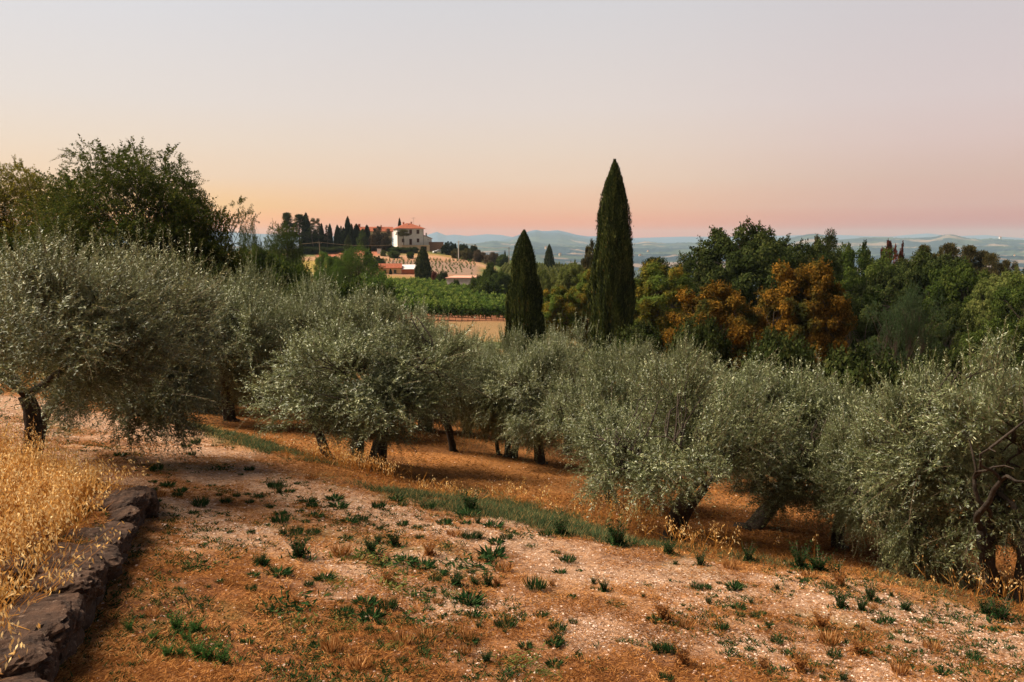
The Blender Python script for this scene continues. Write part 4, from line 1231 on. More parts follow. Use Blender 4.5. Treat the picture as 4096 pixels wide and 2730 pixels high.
# long farmhouse behind the trees
p = at(375.5, 246, 374)
fh = empty('farmhouse', (p[0], p[1], p[2]), R(8))
tag(fh, 'long cream farmhouse with an orange roof half hidden by trees left of the villa', 'house')
part('wall', 'plaster_cream', fh, (-7.6, 7.0, -3.6, 3.6, -1.5, 6.0))
rf = hip_roof(fh, -7.6, 7.0, -3.6, 3.6, 6.15, 1.9, gable=True)
chimney(rf, -6.6, 0.3, 7.2, 9.1, 0.9); chimney(rf, 2.5, -1, 7.0, 8.6, 0.5)
MB().add([(-7.6, -3.6, 6), (-7.6, 3.6, 6), (-7.6, 0, 7.9), (-7.45, -3.6, 6), (-7.45, 3.6, 6), (-7.45, 0, 7.9)], [(0, 2, 1), (3, 4, 5), (0, 1, 4, 3), (1, 2, 5, 4), (2, 0, 3, 5)]).build('gable', 'plaster_cream', fh)
for x in (-5.5, -2.5, 0.5, 4.5):
    shutters(fh, x, 3.9, 1.0, 1.4, -3.6); shutters(fh, x, 0.8, 1.0, 1.5, -3.6)

# retaining wall with the garage opening under the villa
p = at(420, 250, 345); gz = hgt(p[0], p[1])
rw = empty('retaining_wall', (p[0], 345.5, gz), R(8)); tag(rw, 'pale retaining wall with a dark garage opening under the villa', 'wall')
top = vz - gz - 0.15
part('wall', 'plaster_cream', rw, (-7, 0.2, 0, 2.6, -1.5, top), (2.6, 3.7, 0, 2.6, -1.5, top), (0.2, 2.6, 0, 2.6, top - 0.45, top), (0.2, 2.6, 1.8, 2.6, -1.5, top - .452))
part('coping', 'concrete_pale', rw, (-7.1, 3.8, -0.12, 2.7, top + .003, top + 0.14))
part('opening_shade', 'window_dark', rw, (0.2, 2.6, 1.70, 1.797, -1.0, top - 0.46))  # near-black panel standing in for the shade inside the opening
p = at(437, 246, 352); gz = hgt(p[0], p[1])
sw = MB(); rng = np.random.default_rng(3)
sw = empty('stone_wall', (p[0], p[1], gz), R(4)); tag(sw, 'rough rusty stone wall behind the parked white car', 'wall')
mb = MB(); bx(mb, -3.2, 2.6, 0, 0.6, -0.8, at(437, 242.3, 352)[2] - gz); mb.build('wall', 'stone_wall_far', sw)
part('coping', 'stone_wall_far', sw, (-3.3, 2.7, -.06, .66, at(437, 242.3, 352)[2] - gz + .003, at(437, 242.3, 352)[2] - gz + .15))

# small yellow house, brick shed, long low shed
p = at(390.2, 270, 272); gz = hgt(p[0], p[1])
yh = empty('cottage', (p[0], p[1], gz), R(7)); tag(yh, 'small yellow cottage with a weathered red roof beside the brick shed', 'house')
ez = at(390, 268.3, 272)[2] - gz; rz_ = at(390, 264.0, 272)[2] - gz
part('wall', 'plaster_yellow', yh, (-3.3, 3.3, -0.0, 5.0, -1.0, ez))
rf = hip_roof(yh, -3.3, 3.3, 0.0, 5.0, ez + .12, rz_ - ez, ov=0.35, gable=True)
chimney(rf, 1.0, 3.0, rz_ - .3, rz_ + 1.0, 0.5, 'plaster_white')
for x in (-1.6, 1.5):
    shutters(yh, x, ez - 1.55, 0.8, 1.1, 0.0, 'shutter_green')
p = at(410, 270, 273); gz = hgt(p[0], p[1])
bs = empty('brick_shed', (p[0], p[1], gz), R(7)); tag(bs, 'low brick shed with a flat pale roof beside the yellow cottage', 'shed')
ez = at(410, 269.4, 273)[2] - gz; rz_ = at(410, 266.6, 273)[2] - gz
part('wall', 'brick_red', bs, (-2.7, 4.2, 0, 4.5, -1.0, ez))
V = [(-2.9, -.3, ez + .003), (4.4, -.3, ez + .003), (4.4, 4.8, rz_ + .4), (-2.9, 4.8, rz_ + .4)]
V = V + [(a, b_, c_ + .12) for a, b_, c_ in V]
MB().add(V, FB).build('roof', 'sheet_pale', bs)
p = at(459.5, 280, 203); gz = hgt(p[0], p[1])
ls = empty('shed', (p[0], p[1], gz), R(-6)); tag(ls, 'long low shed with a pink flat roof and one white wall above the vines', 'shed')
ez = at(460, 278.4, 203)[2] - gz
part('wall', 'plaster_white', ls, (-3.0, 3.2, 0, 12, -1.0, ez))
part('roof', 'roof_pink', ls, (-3.3, 3.4, -.3, 12.3, ez + .003, ez + .2))
part('door', 'shutter', ls, (-2.2, -1.3, -.06, -.003, 0, 2.0))


# parked car
def car(u, vb, rz):
    p = ground_hit(u, vb, 250)
    c = empty('parked_car', (p[0], p[1], hgt(p[0], p[1])), rz); tag(c, 'white car parked on the drive below the villa wing', 'car')
    prof_ = [(-2.15, .35), (-2.2, .75), (-2.1, .98), (-1.95, 1.02), (-1.55, 1.52), (0.35, 1.55), (1.05, 1.05), (2.0, .92), (2.2, .7), (2.2, .35)]
    V = []
    for s_, ins in ((-1, 0), (1, 0)):
        for x, z in prof_:
            V.append((x, s_ * (0.88 if z < 1.1 else 0.70), z))
    n = len(prof_)
    Fs = [tuple(range(n)), tuple(range(2 * n - 1, n - 1, -1))] + [(i, n + i, n + (i + 1) % n, (i + 1) % n) for i in range(n)]
    MB().add(V, Fs).build('body', 'car_white', c)
    for s_ in (-1, 1):
        V = [(-1.72, s_ * .80, 1.10), (0.80, s_ * .80, 1.10), (0.28, s_ * .725, 1.46), (-1.45, s_ * .725, 1.46)]
        V += [(a, b_ + s_ * .05, c_) for a, b_, c_ in V]
        MB().add(V, FB).build('side_window', 'glass_dark', c)
    V = [(0.93, -.66, 1.14), (0.93, .66, 1.14), (0.45, .6, 1.48), (0.45, -.6, 1.48)]; V += [(a + .05, b_, c_ + .04) for a, b_, c_ in V]
    MB().add(V, FB).build('windscreen', 'glass_dark', c)
    V = [(-1.90, -.66, 1.10), (-1.90, .66, 1.10), (-1.62, .6, 1.46), (-1.62, -.6, 1.46)]; V += [(a - .05, b_, c_ + .03) for a, b_, c_ in V]
    MB().add(V, FB).build('rear_window', 'glass_dark', c)
    for x in (-1.35, 1.35):
        for y in (-.86, .86):
            mb = MB(); tube(mb, [(x, y - .1, .33), (x, y + .1, .33)], 0.33, 14); w_ = mb.build('wheel', 'rubber', c)
            mb = MB(); tube(mb, [(x, y - .115, .33), (x, y + .115, .33)], 0.18, 10); mb.build('rim', 'metal_grey', w_)
    for y in (-.62, .62):
        part('headlight', 'lamp_clear', c, (2.17, 2.24, y - .18, y + .18, .68, .82)); part('tail_light', 'lamp_red', c, (-2.24, -2.17, y - .15, y + .15, .72, .92))


car(438.6, 253.4, R(200))

# poles and wires
def pole(u, vt, y, r, label, mat):
    p = at(u, vt, y); gz = hgt(p[0], y)
    c = empty('utility_pole', (p[0], y, gz)); tag(c, label, 'pole')
    h = p[2] - gz
    mb = MB(); tube(mb, [(0, 0, -.4), (0, 0, h)], [r * 1.2, r * .8], 8); mb.build('post', mat, c)
    part('crossarm', 'metal_grey', c, (-.7, .7, -.06, .06, h - .5, h - .38))
    for x in (-.6, 0, .6):
        mb = MB(); tube(mb, [(x, 0, h - .377), (x, 0, h - .15)], .05, 6); mb.build('insulator', 'concrete_pale', c)
    return np.array([p[0], y, p[2]])


pa = pole(458.5, 240.8, 322, 0.20, 'pale concrete utility pole on the slope right of the car', 'concrete_pale')
pb = pole(509, 247, 306, 0.13, 'thin dark utility pole on the ridge left of the shorter cypress', 'wood_grey')
pc = pole(319.5, 242, 312, 0.13, 'thin wooden utility pole before the row of dark cypresses', 'wood_grey')


def wire(a, b_, sag, label):
    t = np.linspace(0, 1, 16)[:, None]
    P = a + (b_ - a) * t; P[:, 2] -= sag * 4 * (t * (1 - t))[:, 0]
    mb = MB(); tube(mb, P, 0.035, 4); o = mb.build('power_line', 'wire'); tag(o, label, 'wire')


wire(pc, at(396, 244.6, 330), 0.8, 'overhead wire from the wooden pole towards the villa')
wire(pc, at(262, 241.5, 300), 0.8, 'overhead wire from the wooden pole to the left')
wire(pa, pb, 1.2, 'overhead wire between the concrete pole and the thin dark pole')
p = at(379.2, 250.3, 334); gz = hgt(p[0], p[1])
mc = empty('meter_cabinet', (p[0], p[1], gz)); tag(mc, 'small white cabinet standing on the grass below the farmhouse trees', 'cabinet')
part('body', 'plaster_white', mc, (-.75, .75, -.3, .3, -.2, 1.7)); part('lid', 'concrete_pale', mc, (-.85, .85, -.4, .4, 1.703, 1.82))

# ------------------------------------------------------------------ trees on the hill
CR = 'dark cypresses in the row left of the villa'
names = [(308, 212, 11, 'tallest cypress at the left end of the dark row'), (323.2, 222.5, 6, 'slim cypress third from the left end of the dark row'), (331.5, 223, 6, 'slim cypress beside the bare twiggy tree'),
         (338.8, 224.2, 7, 'cypress with a dark bushy neighbour in the middle of the row'), (344.9, 226.6, 6.5, 'short slim cypress just left of the tall twin tipped one'), (349.3, 215.6, 8, 'tall cypress in the right half of the row'),
         (353, 223, 6, 'slim cypress touching the right side of the tall one'), (357.8, 223.2, 10, 'broad cypress at the right end of the row'), (368.1, 224.2, 8.5, 'single cypress in front of the farmhouse'),
         (400.6, 217.2, 5, 'thin cypress tip rising behind the villa roof'), (327, 233, 8, 'low cypress in the row'), (317, 229, 9, 'low dark cypress between the pines and the row')]
for i, (u, vt, w_, lb) in enumerate(names):
    stand('cyp_d', 'cypress_tree', u, vt, 362 if i == 9 else 344 + (i % 3) * 1.5, w_, lb, 'cypress tree', CR if i < 8 else None, rz=i * 1.3)
stand('cyp_c', 'cypress_tree', 349.3, 234, 322, 9.5, 'short lighter green cypress standing in front of the dark row', 'cypress tree', rz=1.0)
stand('cyp_d', 'cypress_tree', 369, 247, 300, 10, 'dark brownish cypress stump shaped tree on the slope below the farmhouse', 'cypress tree', rz=1.0)
stand('cyp_d', 'cypress_tree', 391, 268.5, 269, 3, 'tiny cypress before the yellow cottage wall', 'cypress tree', rz=1.0)
HT = [('pine0', 'pine_tree', 289.5, 212.5, 335, 18, 'dark pine with a ragged top above the feathery locust', 'leaf_oak'),
      ('pine0', 'pine_tree', 301.5, 214.2, 338, 20, 'dark pine with tiered branches left of the tallest cypress of the row', 'leaf_oak'),
      ('pine2', 'pine_tree', 315, 218, 341, 12, 'thin dark pine right of the tallest cypress of the row', 'leaf_oak'),
      ('pine2', 'pine_tree', 320, 218.3, 343, 9, 'narrow ragged pine next to the slim cypress', 'leaf_oak'),
      ('far0', 'tree', 341, 226.5, 346, 14, 'dark spreading tree inside the cypress row', 'leaf_oak'),
      ('pine2', 'tree', 328.2, 225, 343, 6, 'bare twiggy tree in the cypress row', 'leaf_grey'),
      ('far0', 'tree', 363, 229, 340, 13, 'green tree between the cypress row and the farmhouse', 'leaf_green'),
      ('far0', 'tree', 377.5, 226.5, 341, 17, 'grey brown tree covering the front of the farmhouse', 'leaf_grey'),
      ('far0', 'tree', 385, 233, 340, 12, 'grey tree at the right end of the farmhouse', 'leaf_grey'),
      ('pine2', 'tree', 389.5, 228.5, 343, 10, 'greyish slim tree left of the villa', 'leaf_grey'),
      ('pine1', 'pine_tree', 404.5, 229.5, 346, 14, 'small pine with two trunks in front of the white villa', 'leaf_pine'),
      ('far0', 'tree', 447.5, 241.5, 342, 13, 'clipped dark tree right of the stone wall by the car', 'leaf_cypress_far'),
      ('bush0', 'shrub', 454, 243, 344, 7, 'dark clipped hedge plant left of the concrete pole', 'leaf_cypress_far'),
      ('bush0', 'shrub', 463.5, 243.6, 338, 11, 'dark square hedge right of the concrete pole', 'leaf_cypress_far'),
      ('bush0', 'shrub', 474, 244.5, 336, 8, 'dark rounded hedge right of the square one', 'leaf_cypress_far'),
      ('bush1', 'shrub', 456.5, 248.5, 330, 11, 'olive green bush below the clipped hedges', 'leaf_pine'),
      ('bush1', 'shrub', 467, 248, 326, 12, 'brownish bush right of the concrete pole foot', 'leaf_pine'),
      ('bush1', 'shrub', 479, 249.5, 322, 12, 'rusty bush at the top of the sandy path', 'leaf_grey'),
      ('bush1', 'shrub', 492, 252, 316, 14, 'reddish bush along the ridge right of the sandy path', 'leaf_grey'),
      ('bush0', 'shrub', 503, 254, 312, 12, 'green bush on the ridge by the thin dark pole', 'leaf_green'),
      ('cyp_d', 'cypress_tree', 505, 250, 318, 2.6, 'tiny pointed cypress on the ridge', 'leaf_cypress_far'),
      ('bush0', 'shrub', 396, 246.6, 339, 14, 'green shrub at the foot of the villa wall', 'leaf_green'),
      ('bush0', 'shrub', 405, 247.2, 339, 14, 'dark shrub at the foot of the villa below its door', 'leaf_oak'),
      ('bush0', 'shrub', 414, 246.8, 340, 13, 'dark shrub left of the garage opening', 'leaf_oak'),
      ('bush0', 'shrub', 394, 250.5, 326, 12, 'round green shrub on the grass bank under the villa', 'leaf_green'),
      ('bush0', 'shrub', 411, 251.5, 325, 7, 'small round shrub on the grass bank under the garage', 'leaf_green'),
      ('bush1', 'shrub', 384, 250, 330, 6, 'small pale shrub beside the white cabinet', 'leaf_pale'),
      ('bush0', 'shrub', 386, 243.5, 342, 16, 'brown shrub mass below the grey trees', 'leaf_grey'),
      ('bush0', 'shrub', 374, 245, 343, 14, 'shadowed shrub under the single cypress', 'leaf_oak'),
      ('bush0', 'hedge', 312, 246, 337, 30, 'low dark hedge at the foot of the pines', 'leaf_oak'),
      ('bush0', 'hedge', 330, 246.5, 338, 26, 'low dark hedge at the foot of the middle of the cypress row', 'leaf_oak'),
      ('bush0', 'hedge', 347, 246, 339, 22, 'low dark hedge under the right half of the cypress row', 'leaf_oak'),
      ('far0', 'tree', 378, 256, 285, 16, 'green tree beside the young vineyard, left edge', 'leaf_oak'),
      ('bush0', 'shrub', 434.5, 271, 240, 7, 'red flowering bush right of the broad cypress', 'leaf_red'),
      ('bush0', 'shrub', 443, 271, 226, 12, 'dark round shrub between the broad cypress and the pink roofed shed', 'leaf_oak'),
      ('bush1', 'shrub', 456, 279.5, 196, 10, 'pale shrub against the white shed wall', 'leaf_green'),
      ('bush0', 'shrub', 334, 256, 300, 12, 'green shrub on the yellow meadow left', 'leaf_green'),
      ('bush0', 'shrub', 488, 276, 168, 26, 'dark bush at the far end of the green vineyard', 'leaf_green')]
for key, nm, u, vt, y, w_, lb, lf in HT:
    cat = nm.replace('_', ' ') if nm in ('cypress_tree',) else nm.split('_')[-1]
    stand(key, nm, u, vt, y, w_, lb, cat, None, lf, rz=(u * 1.7) % 6.28)


# ------------------------------------------------------------------ vineyards
def vine_row_meshes(seed, L, leaf):
    rng = np.random.default_rng(seed)
    n = 9000
    x = rng.random(n) * L
    prof_ = 0.75 + 0.5 * vnoise(x * 0.9, x * 0, seed)
    z = 0.75 + (1.5 * prof_ * (0.45 + 0.75 * np.abs(np.sin(x * PI / 1.6 + 2 * vnoise(x * .4, x * 0, seed + 3))) ** 0.7)) * rng.random(n) ** 0.8 + 0.25 * (vnoise(x * 2.2, x * 0, seed + 5) - .5)
    y = rng.normal(size=n) * 0.34
    z += 0.12 * rng.normal(size=n)
    P = np.stack([x, y, z], -1)
    o = np.stack([rng.normal(size=n) * .3, np.sign(y) * 0.6, 0.8 + 0 * x], -1)
    cr = MB(); leaves(cr, P, rng.normal(size=(n, 3)), 0.26 * (0.7 + 0.6 * rng.random(n)), 0.22, rng, 0, np.clip(0.45 * rng.random(n) + 0.55 * vnoise(x * 0.9, z * 2, seed) + 0.25 * (z - 1.6), 0, 1), roll=o)
    k = int(L * 2.4)
    xs = rng.random(k) * L
    shoots(cr, np.stack([xs, rng.normal(size=k) * .3, 1.7 + .4 * rng.random(k)], -1), np.stack([rng.normal(size=k) * .5, rng.normal(size=k) * .4, 1 + 0 * xs], -1), 0.55 + .4 * rng.random(k), 5, 0.22, 0.17, rng, stem=0.01, droop=.2)
    po = MB(); vn = MB()
    for xx in np.arange(0.5, L, 5.0):
        tube(po, [(xx, 0, -.3), (xx, 0, 2.0)], 0.045, 5)
    for xx in np.arange(0.3, L, 1.25):
        tube(vn, walk(rng, (xx, 0, -.2), (rng.normal() * .1, 0, 1), 1.2, 3, .12), [.05, .04, .035, .03], 5)
    return cr.mesh('vine_foliage', [leaf, 'bark_twig']), po.mesh('vine_posts', 'wood_grey'), vn.mesh('vine_stems', 'bark_dark')


VM = {k: vine_row_meshes(300 + i, 20.0, lf) for i, (k, lf) in enumerate([('a', 'leaf_bright'), ('b', 'leaf_bright'), ('c', 'leaf_pale')])}


def vine_row(key, u0, u1, y, label, group, tilt=0.0):
    x0, x1 = at(u0, 280, y)[0], at(u1, 280, y)[0]
    n = max(2, int(math.ceil((x1 - x0) / 20.0)))
    y1 = y + tilt * (x1 - x0)
    r = empty('vine_row', (x0, y, hgt(x0, y))); tag(r, label, 'vine row', group)
    L = math.hypot(x1 - x0, y1 - y)
    ang = math.atan2(y1 - y, x1 - x0)
    for nm, k in (('foliage', 0), ('post', 1), ('vine_stem', 2)):
        # one mesh per part, draped over the terrain
        me0 = VM[key][k]; nv = len(me0.vertices); a = np.empty(nv * 3, np.float32); me0.vertices.foreach_get('co', a); a = a.reshape(-1, 3)
        Vs, Fs = [], []
        fl = np.empty(len(me0.loops), np.int32); me0.loops.foreach_get('vertex_index', fl)
        tot = np.empty(len(me0.polygons), np.int32); me0.polygons.foreach_get('loop_total', tot)
        mi = np.empty(len(me0.polygons), np.int32); me0.polygons.foreach_get('material_index', mi)
        rn_ = np.empty(len(me0.polygons), np.float32); me0.attributes['rnd'].data.foreach_get('value', rn_)
        mb = MB()
        for j in range(n):
            b_ = a.copy(); b_[:, 0] = (b_[:, 0] / 20 + j) * L / n
            wx = x0 + b_[:, 0] * math.cos(ang) - b_[:, 1] * math.sin(ang); wy = y + b_[:, 0] * math.sin(ang) + b_[:, 1] * math.cos(ang)
            gz = height(wx, wy)
            W_ = np.stack([wx - x0, wy - y, b_[:, 2] + gz - r.location.z], -1)
            off = np.concatenate([[0], np.cumsum(tot)])[:-1]
            first = True
            for q in (3, 4, 5, 8):
                s_ = tot == q
                if not s_.any(): continue
                Fq = fl[(off[s_][:, None] + np.arange(q)[None])]
                if first: mb.add(W_, Fq, 0, rn_[s_]); mb.m[-1] = mi[s_]; first = False
                else: mb.f.append(Fq + mb.n - nv); mb.m.append(mi[s_]); mb.r.append(rn_[s_])
        mb.build(nm, [x for x in me0.materials], r)
    return r


GV = 'rows of the dense green vineyard'
for i in range(16):
    y = 127 + i * 5.6
    ul = 388 - i * 1.4
    ur = 580 - max(0, i - 4) * 6.8
    vine_row('ab'[i % 2], ul, ur, y, 'leafy green vine row of the dense vineyard below the villa hill' if i else 'nearest vine row of the green vineyard, its posts standing on the mown strip', GV if i else None, tilt=-0.02)
GR = 'pale vine rows on the ridge'
for i in range(9):
    y = 246 + i * 7.0
    vine_row('c', 492 + i * 1.5, 602 - i * 3, y, 'pale green vine row on the ridge between the two big cypresses', GR)

# young vines in the dry field
proto('yv', broad_meshes, seed=81, H=1.6, Rc=0.45, nclump=9, nleaf=240, lL=0.20, lW=0.15, cr_=0.36, low=0.1, amp=0.4, leaf='leaf_bright', trunk_r=0.03, twigs=24)
tm, cm = get('yv')
rng = np.random.default_rng(9)
YG = 'young vines in the dry field'
cnt = 0
for i in range(9):
    y = 283 + i * 4.6
    u = 384 - i * 2.5 + rng.random() * 2
    while u < 472 - abs(i - 5) * 1.0:
        u += 3.0 + rng.random() * 1.2 + (1.4 if i < 4 else 0)
        if rng.random() < (0.30 if i < 4 else 0.12) or cnt >= 270: continue
        x = at(u, 260, y)[0]; s_ = (0.42 + 0.36 * rng.random()) * (0.95 if i > 5 else 0.8)
        plant('yv', 'young_vine', (x, y, hgt(x, y)), s_, s_ * (0.7 + .3 * rng.random()), rng.random() * 6, 'small young vine planted in the dry pinkish field below the villa', 'vine', YG)
        cnt += 1
# far farmhouses on the hills
rng = np.random.default_rng(17)
FG = 'tiny pale houses on the hazy hills'
for (u, v, y) in [(868, 239.0, 6650), (872, 239.4, 6600), (876, 239.0, 6680), (880, 239.5, 6640), (884, 239.2, 6620), (890, 239.6, 6600), (815, 239.6, 6600), (1000, 244.0, 6200), (546, 250.0, 4300), (600, 248.6, 4500), (648, 249.0, 4500),
                  (560, 256, 3000), (700, 252, 3500), (986, 259, 2900), (1014, 262, 2700), (672, 250, 4300), (640, 256, 3100)]:
    x, yy = at(u, v, y)[0], y
    z = float(hills(np.array([x]), np.array([yy]))[0])
    s_ = y / 6600 * (10 + 6 * rng.random())
    h = empty('distant_house', (x, yy, z), rng.random()); tag(h, 'tiny pale house far away on the hazy hills', 'house', FG)
    if u == 1000: tag(h, 'bright white house alone high on the far wooded hill', 'house'); del h['group']
    part('wall', 'plaster_cream' if u != 1000 else 'plaster_white', h, (-s_ * .6, s_ * .6, -s_ * .4, s_ * .4, -8, s_ * .8 + 4))
    hip_roof(h, -s_ * .6, s_ * .6, -s_ * .4, s_ * .4, s_ * .8 + 4.05, s_ * .25, ov=.3)
print('hill', round(time.time() - T0, 1))
# ------------------------------------------------------------------ foreground: dry stone wall
surf_mat('stone_old', (0.020, 0.012, 0.009), (0.085, 0.046, 0.028), 7, rough=0.95, bump=1.0, bscale=16)
m = MATS['stone_old']; N, Lk = m.node_tree.nodes, m.node_tree.links
_b = [n for n in N if n.type == 'BSDF_PRINCIPLED'][0]
_src = _b.inputs['Base Color'].links[0].from_socket
nl_ = noise_node(N, Lk, 13.0, 8, 0.8)
lr = N.new('ShaderNodeMapRange'); Lk.new(nl_.outputs['Fac'], lr.inputs[0]); lr.inputs[1].default_value = 0.56; lr.inputs[2].default_value = 0.74
Lk.new(mixc(N, Lk, lr.outputs[0], _src, (0.32, 0.23, 0.17)), _b.inputs['Base Color'])


def stone_mesh(mb, c, dims, rz, rng, seg=14, tilt=0.0):
    """one weathered block: rounded box with knocked corners"""
    n = seg
    u_, v_ = np.meshgrid(np.linspace(0, 2 * PI, n * 2, endpoint=False), np.linspace(-PI / 2, PI / 2, n), indexing='ij')
    d = np.stack([np.cos(v_) * np.cos(u_), np.cos(v_) * np.sin(u_), np.sin(v_)], -1)
    p = 4.0
    rr_ = 1 / ((np.abs(d) ** p).sum(-1) ** (1 / p))
    V = d * rr_[..., None]
    s0 = rng.integers(0, 999)
    V = V * (1 + 0.22 * (fbm(d[..., 0] * 2.2 + s0, d[..., 1] * 2.2 + d[..., 2] * 1.7, 7) - 0.5)[..., None] + 0.16 * (fbm(d[..., 0] * 5 + s0, d[..., 1] * 7 + d[..., 2] * 6, 8) - 0.5)[..., None])
    V = V * (1 - 0.16 * np.abs(fbm(d[..., 0] * 3.5 + s0, d[..., 1] * 3.5 + d[..., 2] * 5, 18, 5) - 0.5) * 2)[..., None] * np.array(dims) / 2
    ca, sa = math.cos(rz), math.sin(rz)
    ct, st_ = math.cos(tilt), math.sin(tilt)
    V = np.stack([V[..., 0], V[..., 1] * ct - V[..., 2] * st_, V[..., 1] * st_ + V[..., 2] * ct], -1)
    V = np.stack([V[..., 0] * ca - V[..., 1] * sa, V[..., 0] * sa + V[..., 1] * ca, V[..., 2]], -1) + np.array(c)
    i, j = np.meshgrid(np.arange(n * 2), np.arange(n - 1), indexing='ij')
    a = i * n + j; b_ = ((i + 1) % (2 * n)) * n + j
    mb.add(V.reshape(-1, 3), np.stack([a, b_, b_ + 1, a + 1], -1).reshape(-1, 4))


rng = np.random.default_rng(77)
WP = np.array(WALL[1:])
wall0 = empty('dry_stone_wall', (WP[2][0], WP[2][1], hgt(*WP[2]))); tag(wall0, 'old dark dry stone wall of weathered blocks holding the oat grass terrace', 'wall')
org = np.array(wall0.location)
seg = np.linalg.norm(np.diff(WP, axis=0), axis=1); cum = np.concatenate([[0], np.cumsum(seg)])


def wall_pt(s):
    s = max(0, min(s, cum[-1] - 1e-3)); i = int(np.searchsorted(cum, s, 'right') - 1); t = (s - cum[i]) / seg[i]
    d = (WP[i + 1] - WP[i]) / seg[i]
    return WP[i] + (WP[i + 1] - WP[i]) * t, d


mb = MB()
s = 0.0
while s < cum[-1]:
    for row in range(3):
        L = 0.22 + 0.16 * rng.random()
        q, d = wall_pt(s + 0.1 * row)
        nrm = np.array([-d[1], d[0]])
        c = q + nrm * (0.10 + 0.05 * rng.random())
        zb = plane_z(c[0], c[1])
        stone_mesh(mb, np.array([c[0], c[1], zb + 0.02 + row * 0.09]) - org, (L * 1.15, 0.30, 0.12 + .04 * rng.random()), math.atan2(d[1], d[0]) + rng.normal() * .08, rng, 9)
    s += 0.24
mb.build('wall_body', 'stone_old', wall0, smooth=False)
s = -0.1
while s < cum[-1] - 0.05:
    L = 0.34 + 0.34 * rng.random()
    q, d = wall_pt(s + L / 2)
    nrm = np.array([-d[1], d[0]])
    c = q + nrm * (0.21 + 0.05 * rng.random())
    zb = plane_z(c[0], c[1])
    mb = MB()
    stone_mesh(mb, np.array([c[0], c[1], zb + 0.22 + 0.035 * rng.normal()]) - org, (L * 1.06, 0.54 + 0.14 * rng.random(), 0.17 + 0.08 * rng.random()), math.atan2(d[1], d[0]) + rng.normal() * .22, rng, 36, tilt=rng.normal() * 0.12)
    mb.build('cap_stone', 'stone_old', wall0, smooth=False)
    s += L * 0.97
s = -0.3                                                  # a second, inner line of blocks where the wall widens towards the viewer
while s < cum[-1] * 0.62:
    L = 0.40 + 0.30 * rng.random()
    q, d = wall_pt(max(s + L / 2, 0.02))
    c = q + np.array([-d[1], d[0]]) * (0.72 + 0.08 * rng.random()) + d * min(0, s + L / 2)
    mb = MB()
    stone_mesh(mb, np.array([c[0], c[1], plane_z(c[0], c[1]) + 0.27 + 0.03 * rng.normal()]) - org, (L * 1.04, 0.50 + 0.12 * rng.random(), 0.22 + 0.08 * rng.random()), math.atan2(d[1], d[0]) + rng.normal() * .2, rng, 36, tilt=rng.normal() * 0.08)
    mb.build('cap_stone', 'stone_old', wall0, smooth=False)
    s += L * 0.97
q = WP[-1]
mb = MB(); stone_mesh(mb, np.array([q[0] - .08, q[1] + .12, plane_z(q[0], q[1]) + .14]) - org, (0.40, 0.5, 0.40), 0.5, rng, 22); mb.build('end_stone', 'stone_old', wall0)


# ------------------------------------------------------------------ ground cover
def polygon_px(poly, n, rng, dz=0.0):
    """random ground points inside an area given by its corners in the photograph"""
    W_ = np.array([near_hit(*p, dz) for p in poly])
    lo, hi = W_.min(0), W_.max(0)
    pts = []
    tot = 0
    while tot < n:
        P = lo + (hi - lo) * rng.random((n * 2, 2))
        ins = np.zeros(len(P), bool)
        j = len(W_) - 1
        for i in range(len(W_)):
            xi, yi = W_[i]; xj, yj = W_[j]
            c_ = ((yi > P[:, 1]) != (yj > P[:, 1])) & (P[:, 0] < (xj - xi) * (P[:, 1] - yi) / (yj - yi + 1e-12) + xi)
            ins ^= c_; j = i
        pts.append(P[ins]); tot += ins.sum()
        if ins.sum() == 0: break
    return np.concatenate(pts)[:n]


def on_ground(P, lift=0.0):
    return np.stack([P[:, 0], P[:, 1], height(P[:, 0], P[:, 1]) + lift], -1)


def oats(mb, B, Hh, rng, spike=9, lean=0.35, wscale=1.0):
    """oat stalks: thin bent stem, hanging pale spikelets, a blade or two"""
    n = len(B)
    Hh = Hh * (0.6 + 0.6 * rng.random(n))
    az = rng.random(n) * 2 * PI
    ln = lean * rng.random(n)
    D = np.stack([np.cos(az) * ln, np.sin(az) * ln, np.ones(n)], -1)
    t = np.linspace(0, 1, 5)
    bend = np.stack([np.cos(az), np.sin(az), -0.6 + 0 * az], -1) * (0.25 * rng.random(n))[:, None]
    S = B[:, None] + (D[:, None] * t[None, :, None] + bend[:, None] * (t ** 2)[None, :, None]) * Hh[:, None, None]
    sd = unit(np.cross(D, rng.normal(size=(n, 3))))[:, None]
    wd = (0.0028 * wscale * (1 - 0.6 * t))[None, :, None]
    V = np.stack([S - sd * wd, S + sd * wd], 2).reshape(-1, 3)
    b0 = (np.arange(n) * 10)[:, None] + np.arange(4)[None] * 2
    mb.add(V, np.stack([b0, b0 + 1, b0 + 3, b0 + 2], -1).reshape(-1, 4), 0, np.repeat(rng.random(n) * 0.4, 4))
    for k in range(spike):
        tt = (0.62 + 0.40 * rng.random(n))[:, None]
        Pp = B + (D * tt + bend * tt ** 2) * Hh[:, None]
        off = rng.normal(size=(n, 3)) * 0.022 * wscale
        dr = rng.normal(size=(n, 3)) * 0.45 + np.array([0.15, 0, -0.9])
        leaves(mb, Pp + off, dr, 0.040 * wscale ** .5 * (0.7 + 0.6 * rng.random(n)), 0.0135 * wscale, rng, 0, 0.5 + 0.5 * rng.random(n), mid=0.4)
    for k in range(2):
        tt = (0.1 + 0.4 * rng.random(n))[:, None]
        Pp = B + D * tt * Hh[:, None]
        leaves(mb, Pp, rng.normal(size=(n, 3)) * 0.5 + np.array([0, 0, 0.8]), 0.14 + 0.14 * rng.random(n), 0.007 * wscale, rng, 0, rng.random(n) * 0.45)


